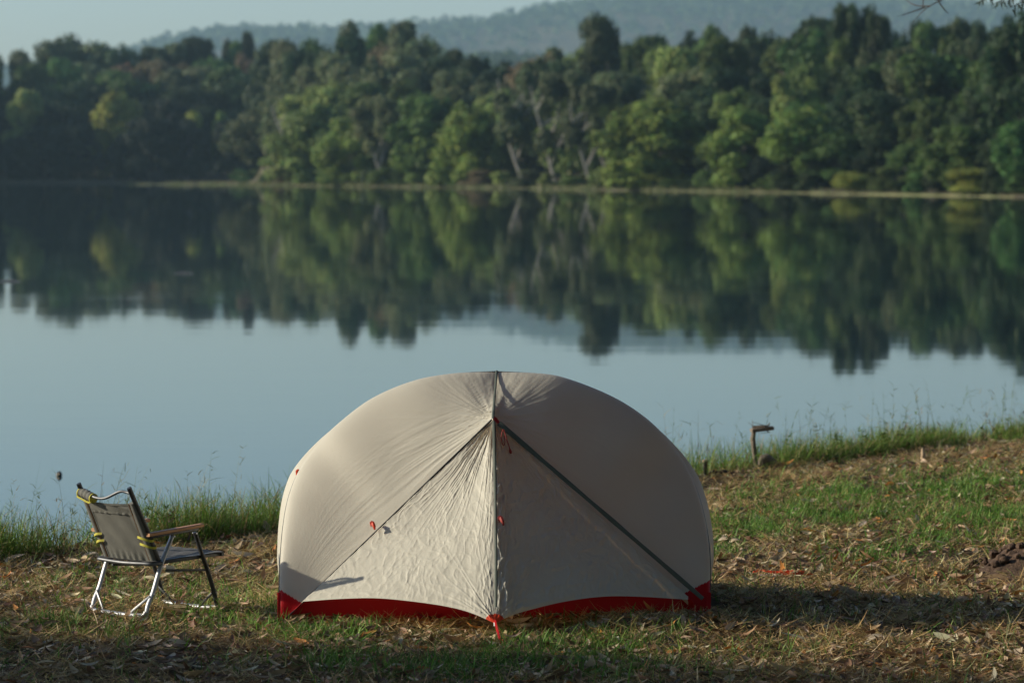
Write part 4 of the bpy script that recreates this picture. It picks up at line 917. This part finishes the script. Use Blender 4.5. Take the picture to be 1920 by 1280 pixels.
near_tree((-27, 20.5, 0), 10.5, 3.3, 'large tree far left of the camera shading the lower left corner', 5, nleaf=18000, leaf=.22)
for i, (bx, by, bh) in enumerate(((-9, -4, 15), (-3, -7, 17), (4, -5, 16), (10, -1, 15), (15, 6, 15), (19, 14, 14), (-16, -9, 17), (1, -16, 19), (13, -12, 18), (24, 2, 18), (-8, -18, 19), (28, 22, 15), (5, 3.5, 14), (-4.5, 2, 15))):  # unseen grove added to cut sky fill on camera-facing sides
    near_tree((bx, by, 0), bh, 5.6, 'unseen tree added behind the camera to block sky light', 20+i, nleaf=9000, leaf=.38, mt='foliage_dark')['group'] = 'added grove behind the camera'
for i, (bx, by, bh) in enumerate(((6.3, 16.5, 15), (7.6, 24.5, 15), (-6.0, 12.0, 15.5), (5.0, 9.0, 15.5), (11.5, 19.5, 15), (9.5, 12, 15), (12.5, 27, 14), (-4.8, 6.5, 15.5))):  # unseen high crowns added to block the sky above the tent
    near_tree((bx, by, 0), bh, 6.2, 'unseen tall tree added to block overhead sky light', 60+i, nleaf=16000, leaf=.36, kmin=7, mt='foliage_dark')['group'] = 'added canopy over the camp'
# tree on the right with bare twigs and drooping leaves reaching the upper right corner
RT = Vector((8.6, 33.0, 0))
def twigs(m):
    a = Vector((-.8, -1.5, 3.6)); rr = random.Random(4)
    def P(u, v, Y): return at(u, v, Y)-RT
    m.tube(curve([Vector((0, 0, 2.6)), Vector((-1.2, -1.4, 3.75)), P(1790, -30, 31), P(1760, 4, 31), P(1730, 16, 31)], 24), [.03-.0011*k for k in range(25)], 6)
    for pts in ([(1780, -8), (1740, 14), (1718, 34), (1708, 48)], [(1745, 12), (1715, 10), (1690, -6)], [(1735, 14), (1700, 26), (1682, 32)], [(1765, 2), (1742, -4), (1730, -12)], [(1760, 4), (1772, 20), (1779, 26)]):
        m.tube(curve([P(u, v, 31+rr.uniform(-.1, .1)) for u, v in pts], 12), [.006-.0004*k for k in range(13)], 5)
near_tree(RT, 7.5, 2.5, 'near tree beyond the right edge with bare twigs hanging into the top right corner', 9, extra=twigs, nleaf=5000, leaf=.11, mt='foliage_mid')
t = empty('leafy_branch', (0, 0, 0), 'dark drooping leaf sprays at the top right corner', 'branch'); m = MB(); LP = []
for (u0, v0, u1, v1) in ((1960, -40, 1838, 2), (1960, -20, 1872, 6), (1990, -10, 1900, 12), (1950, -40, 1850, -14)):
    c = curve([at(u0, v0, 30.5), at((u0+u1)/2, (v0+v1)/2-8, 30.4), at(u1, v1, 30.3)], 14); m.tube(c, [.007-.0004*k for k in range(15)], 5); LP.append(c[4:])
m.build('twigs', M['darkwood'], t); LP = np.repeat(np.vstack(LP), 5, 0); LP = LP+RNG.normal(0, .012, LP.shape); nL = len(LP)
V1, Q1, C1 = blades(nL, LP, RNG.uniform(.05, .10, nL), RNG.uniform(.010, .018, nL), RNG.uniform(1.9, 2.9, nL), RNG.uniform(-.3, .3, nL), pick(nL, [(.05, .07, .03), (.08, .09, .04)]), segs=4)
mesh_np('leaves', V1, Q1, M['grass'], t, col=C1)

# ---------------------------------------------------------------- haze, light, sky, camera
m, nt, out = mat('haze_air'); pv = N(nt, 'VolumePrincipled'); pv.inputs['Density'].default_value = .00008; pv.inputs['Color'].default_value = (.55, .84, 1, 1); pv.inputs['Anisotropy'].default_value = .2
nt.links.new(pv.outputs[0], out.inputs['Volume'])
hb = MB(); b_ = [(-4000, -270, -40), (4000, 7000, 325)]
(x0, y0, z0), (x1, y1, z1) = b_
V = [(x, y, z) for x in (x0, x1) for y in (y0, y1) for z in (z0, z1)]
hb.add(V, [[0, 1, 3, 2], [4, 6, 7, 5], [0, 4, 5, 1], [2, 3, 7, 6], [0, 2, 6, 4], [1, 5, 7, 3]]); o = hb.build('haze', m, smooth=False); tag(o, 'thin morning haze in the air over the lake', 'haze', kind='stuff')

EL, AZ = math.radians(20), math.radians(-9)      # sun low on the left, a touch behind the tent
sd = Vector((-math.cos(EL)*math.cos(AZ), -math.cos(EL)*math.sin(AZ), math.sin(EL)))
L = bpy.data.lights.new('sun', 'SUN'); L.energy = 5; L.angle = math.radians(.55); L.color = (1, .89, .72)
so = bpy.data.objects.new('sun', L); COL.objects.link(so); so.rotation_euler = sd.to_track_quat('Z', 'Y').to_euler()
W_ = bpy.data.worlds.new('World'); S.world = W_; W_.use_nodes = True; nt = W_.node_tree; bg = nt.nodes['Background']
sky = nt.nodes.new('ShaderNodeTexSky'); sky.sky_type = 'NISHITA'; sky.sun_disc = False; sky.sun_elevation = EL; sky.sun_rotation = math.atan2(sd.x, sd.y)
sky.air_density = 1.0; sky.dust_density = 1.0; sky.ozone_density = 4.0
nt.links.new(sky.outputs[0], bg.inputs[0]); bg.inputs[1].default_value = .122
cam = bpy.data.cameras.new('camera'); co = bpy.data.objects.new('camera', cam); COL.objects.link(co); S.camera = co
co.location = (0, 0, CH); co.rotation_euler = (math.pi/2-PITCH, 0, 0); cam.sensor_width = 36; cam.lens = F*36/1920; cam.clip_end = 12000; cam.clip_start = .5
cam.dof.use_dof = True; cam.dof.focus_distance = 18.7; cam.dof.aperture_fstop = 4.8
S.view_settings.view_transform = 'Standard'; S.view_settings.look = 'None'; S.view_settings.gamma = 1; S.view_settings.exposure = .2
S.render.engine = 'CYCLES'; S.cycles.max_bounces = 8; S.cycles.transmission_bounces = 4; S.cycles.volume_bounces = 0
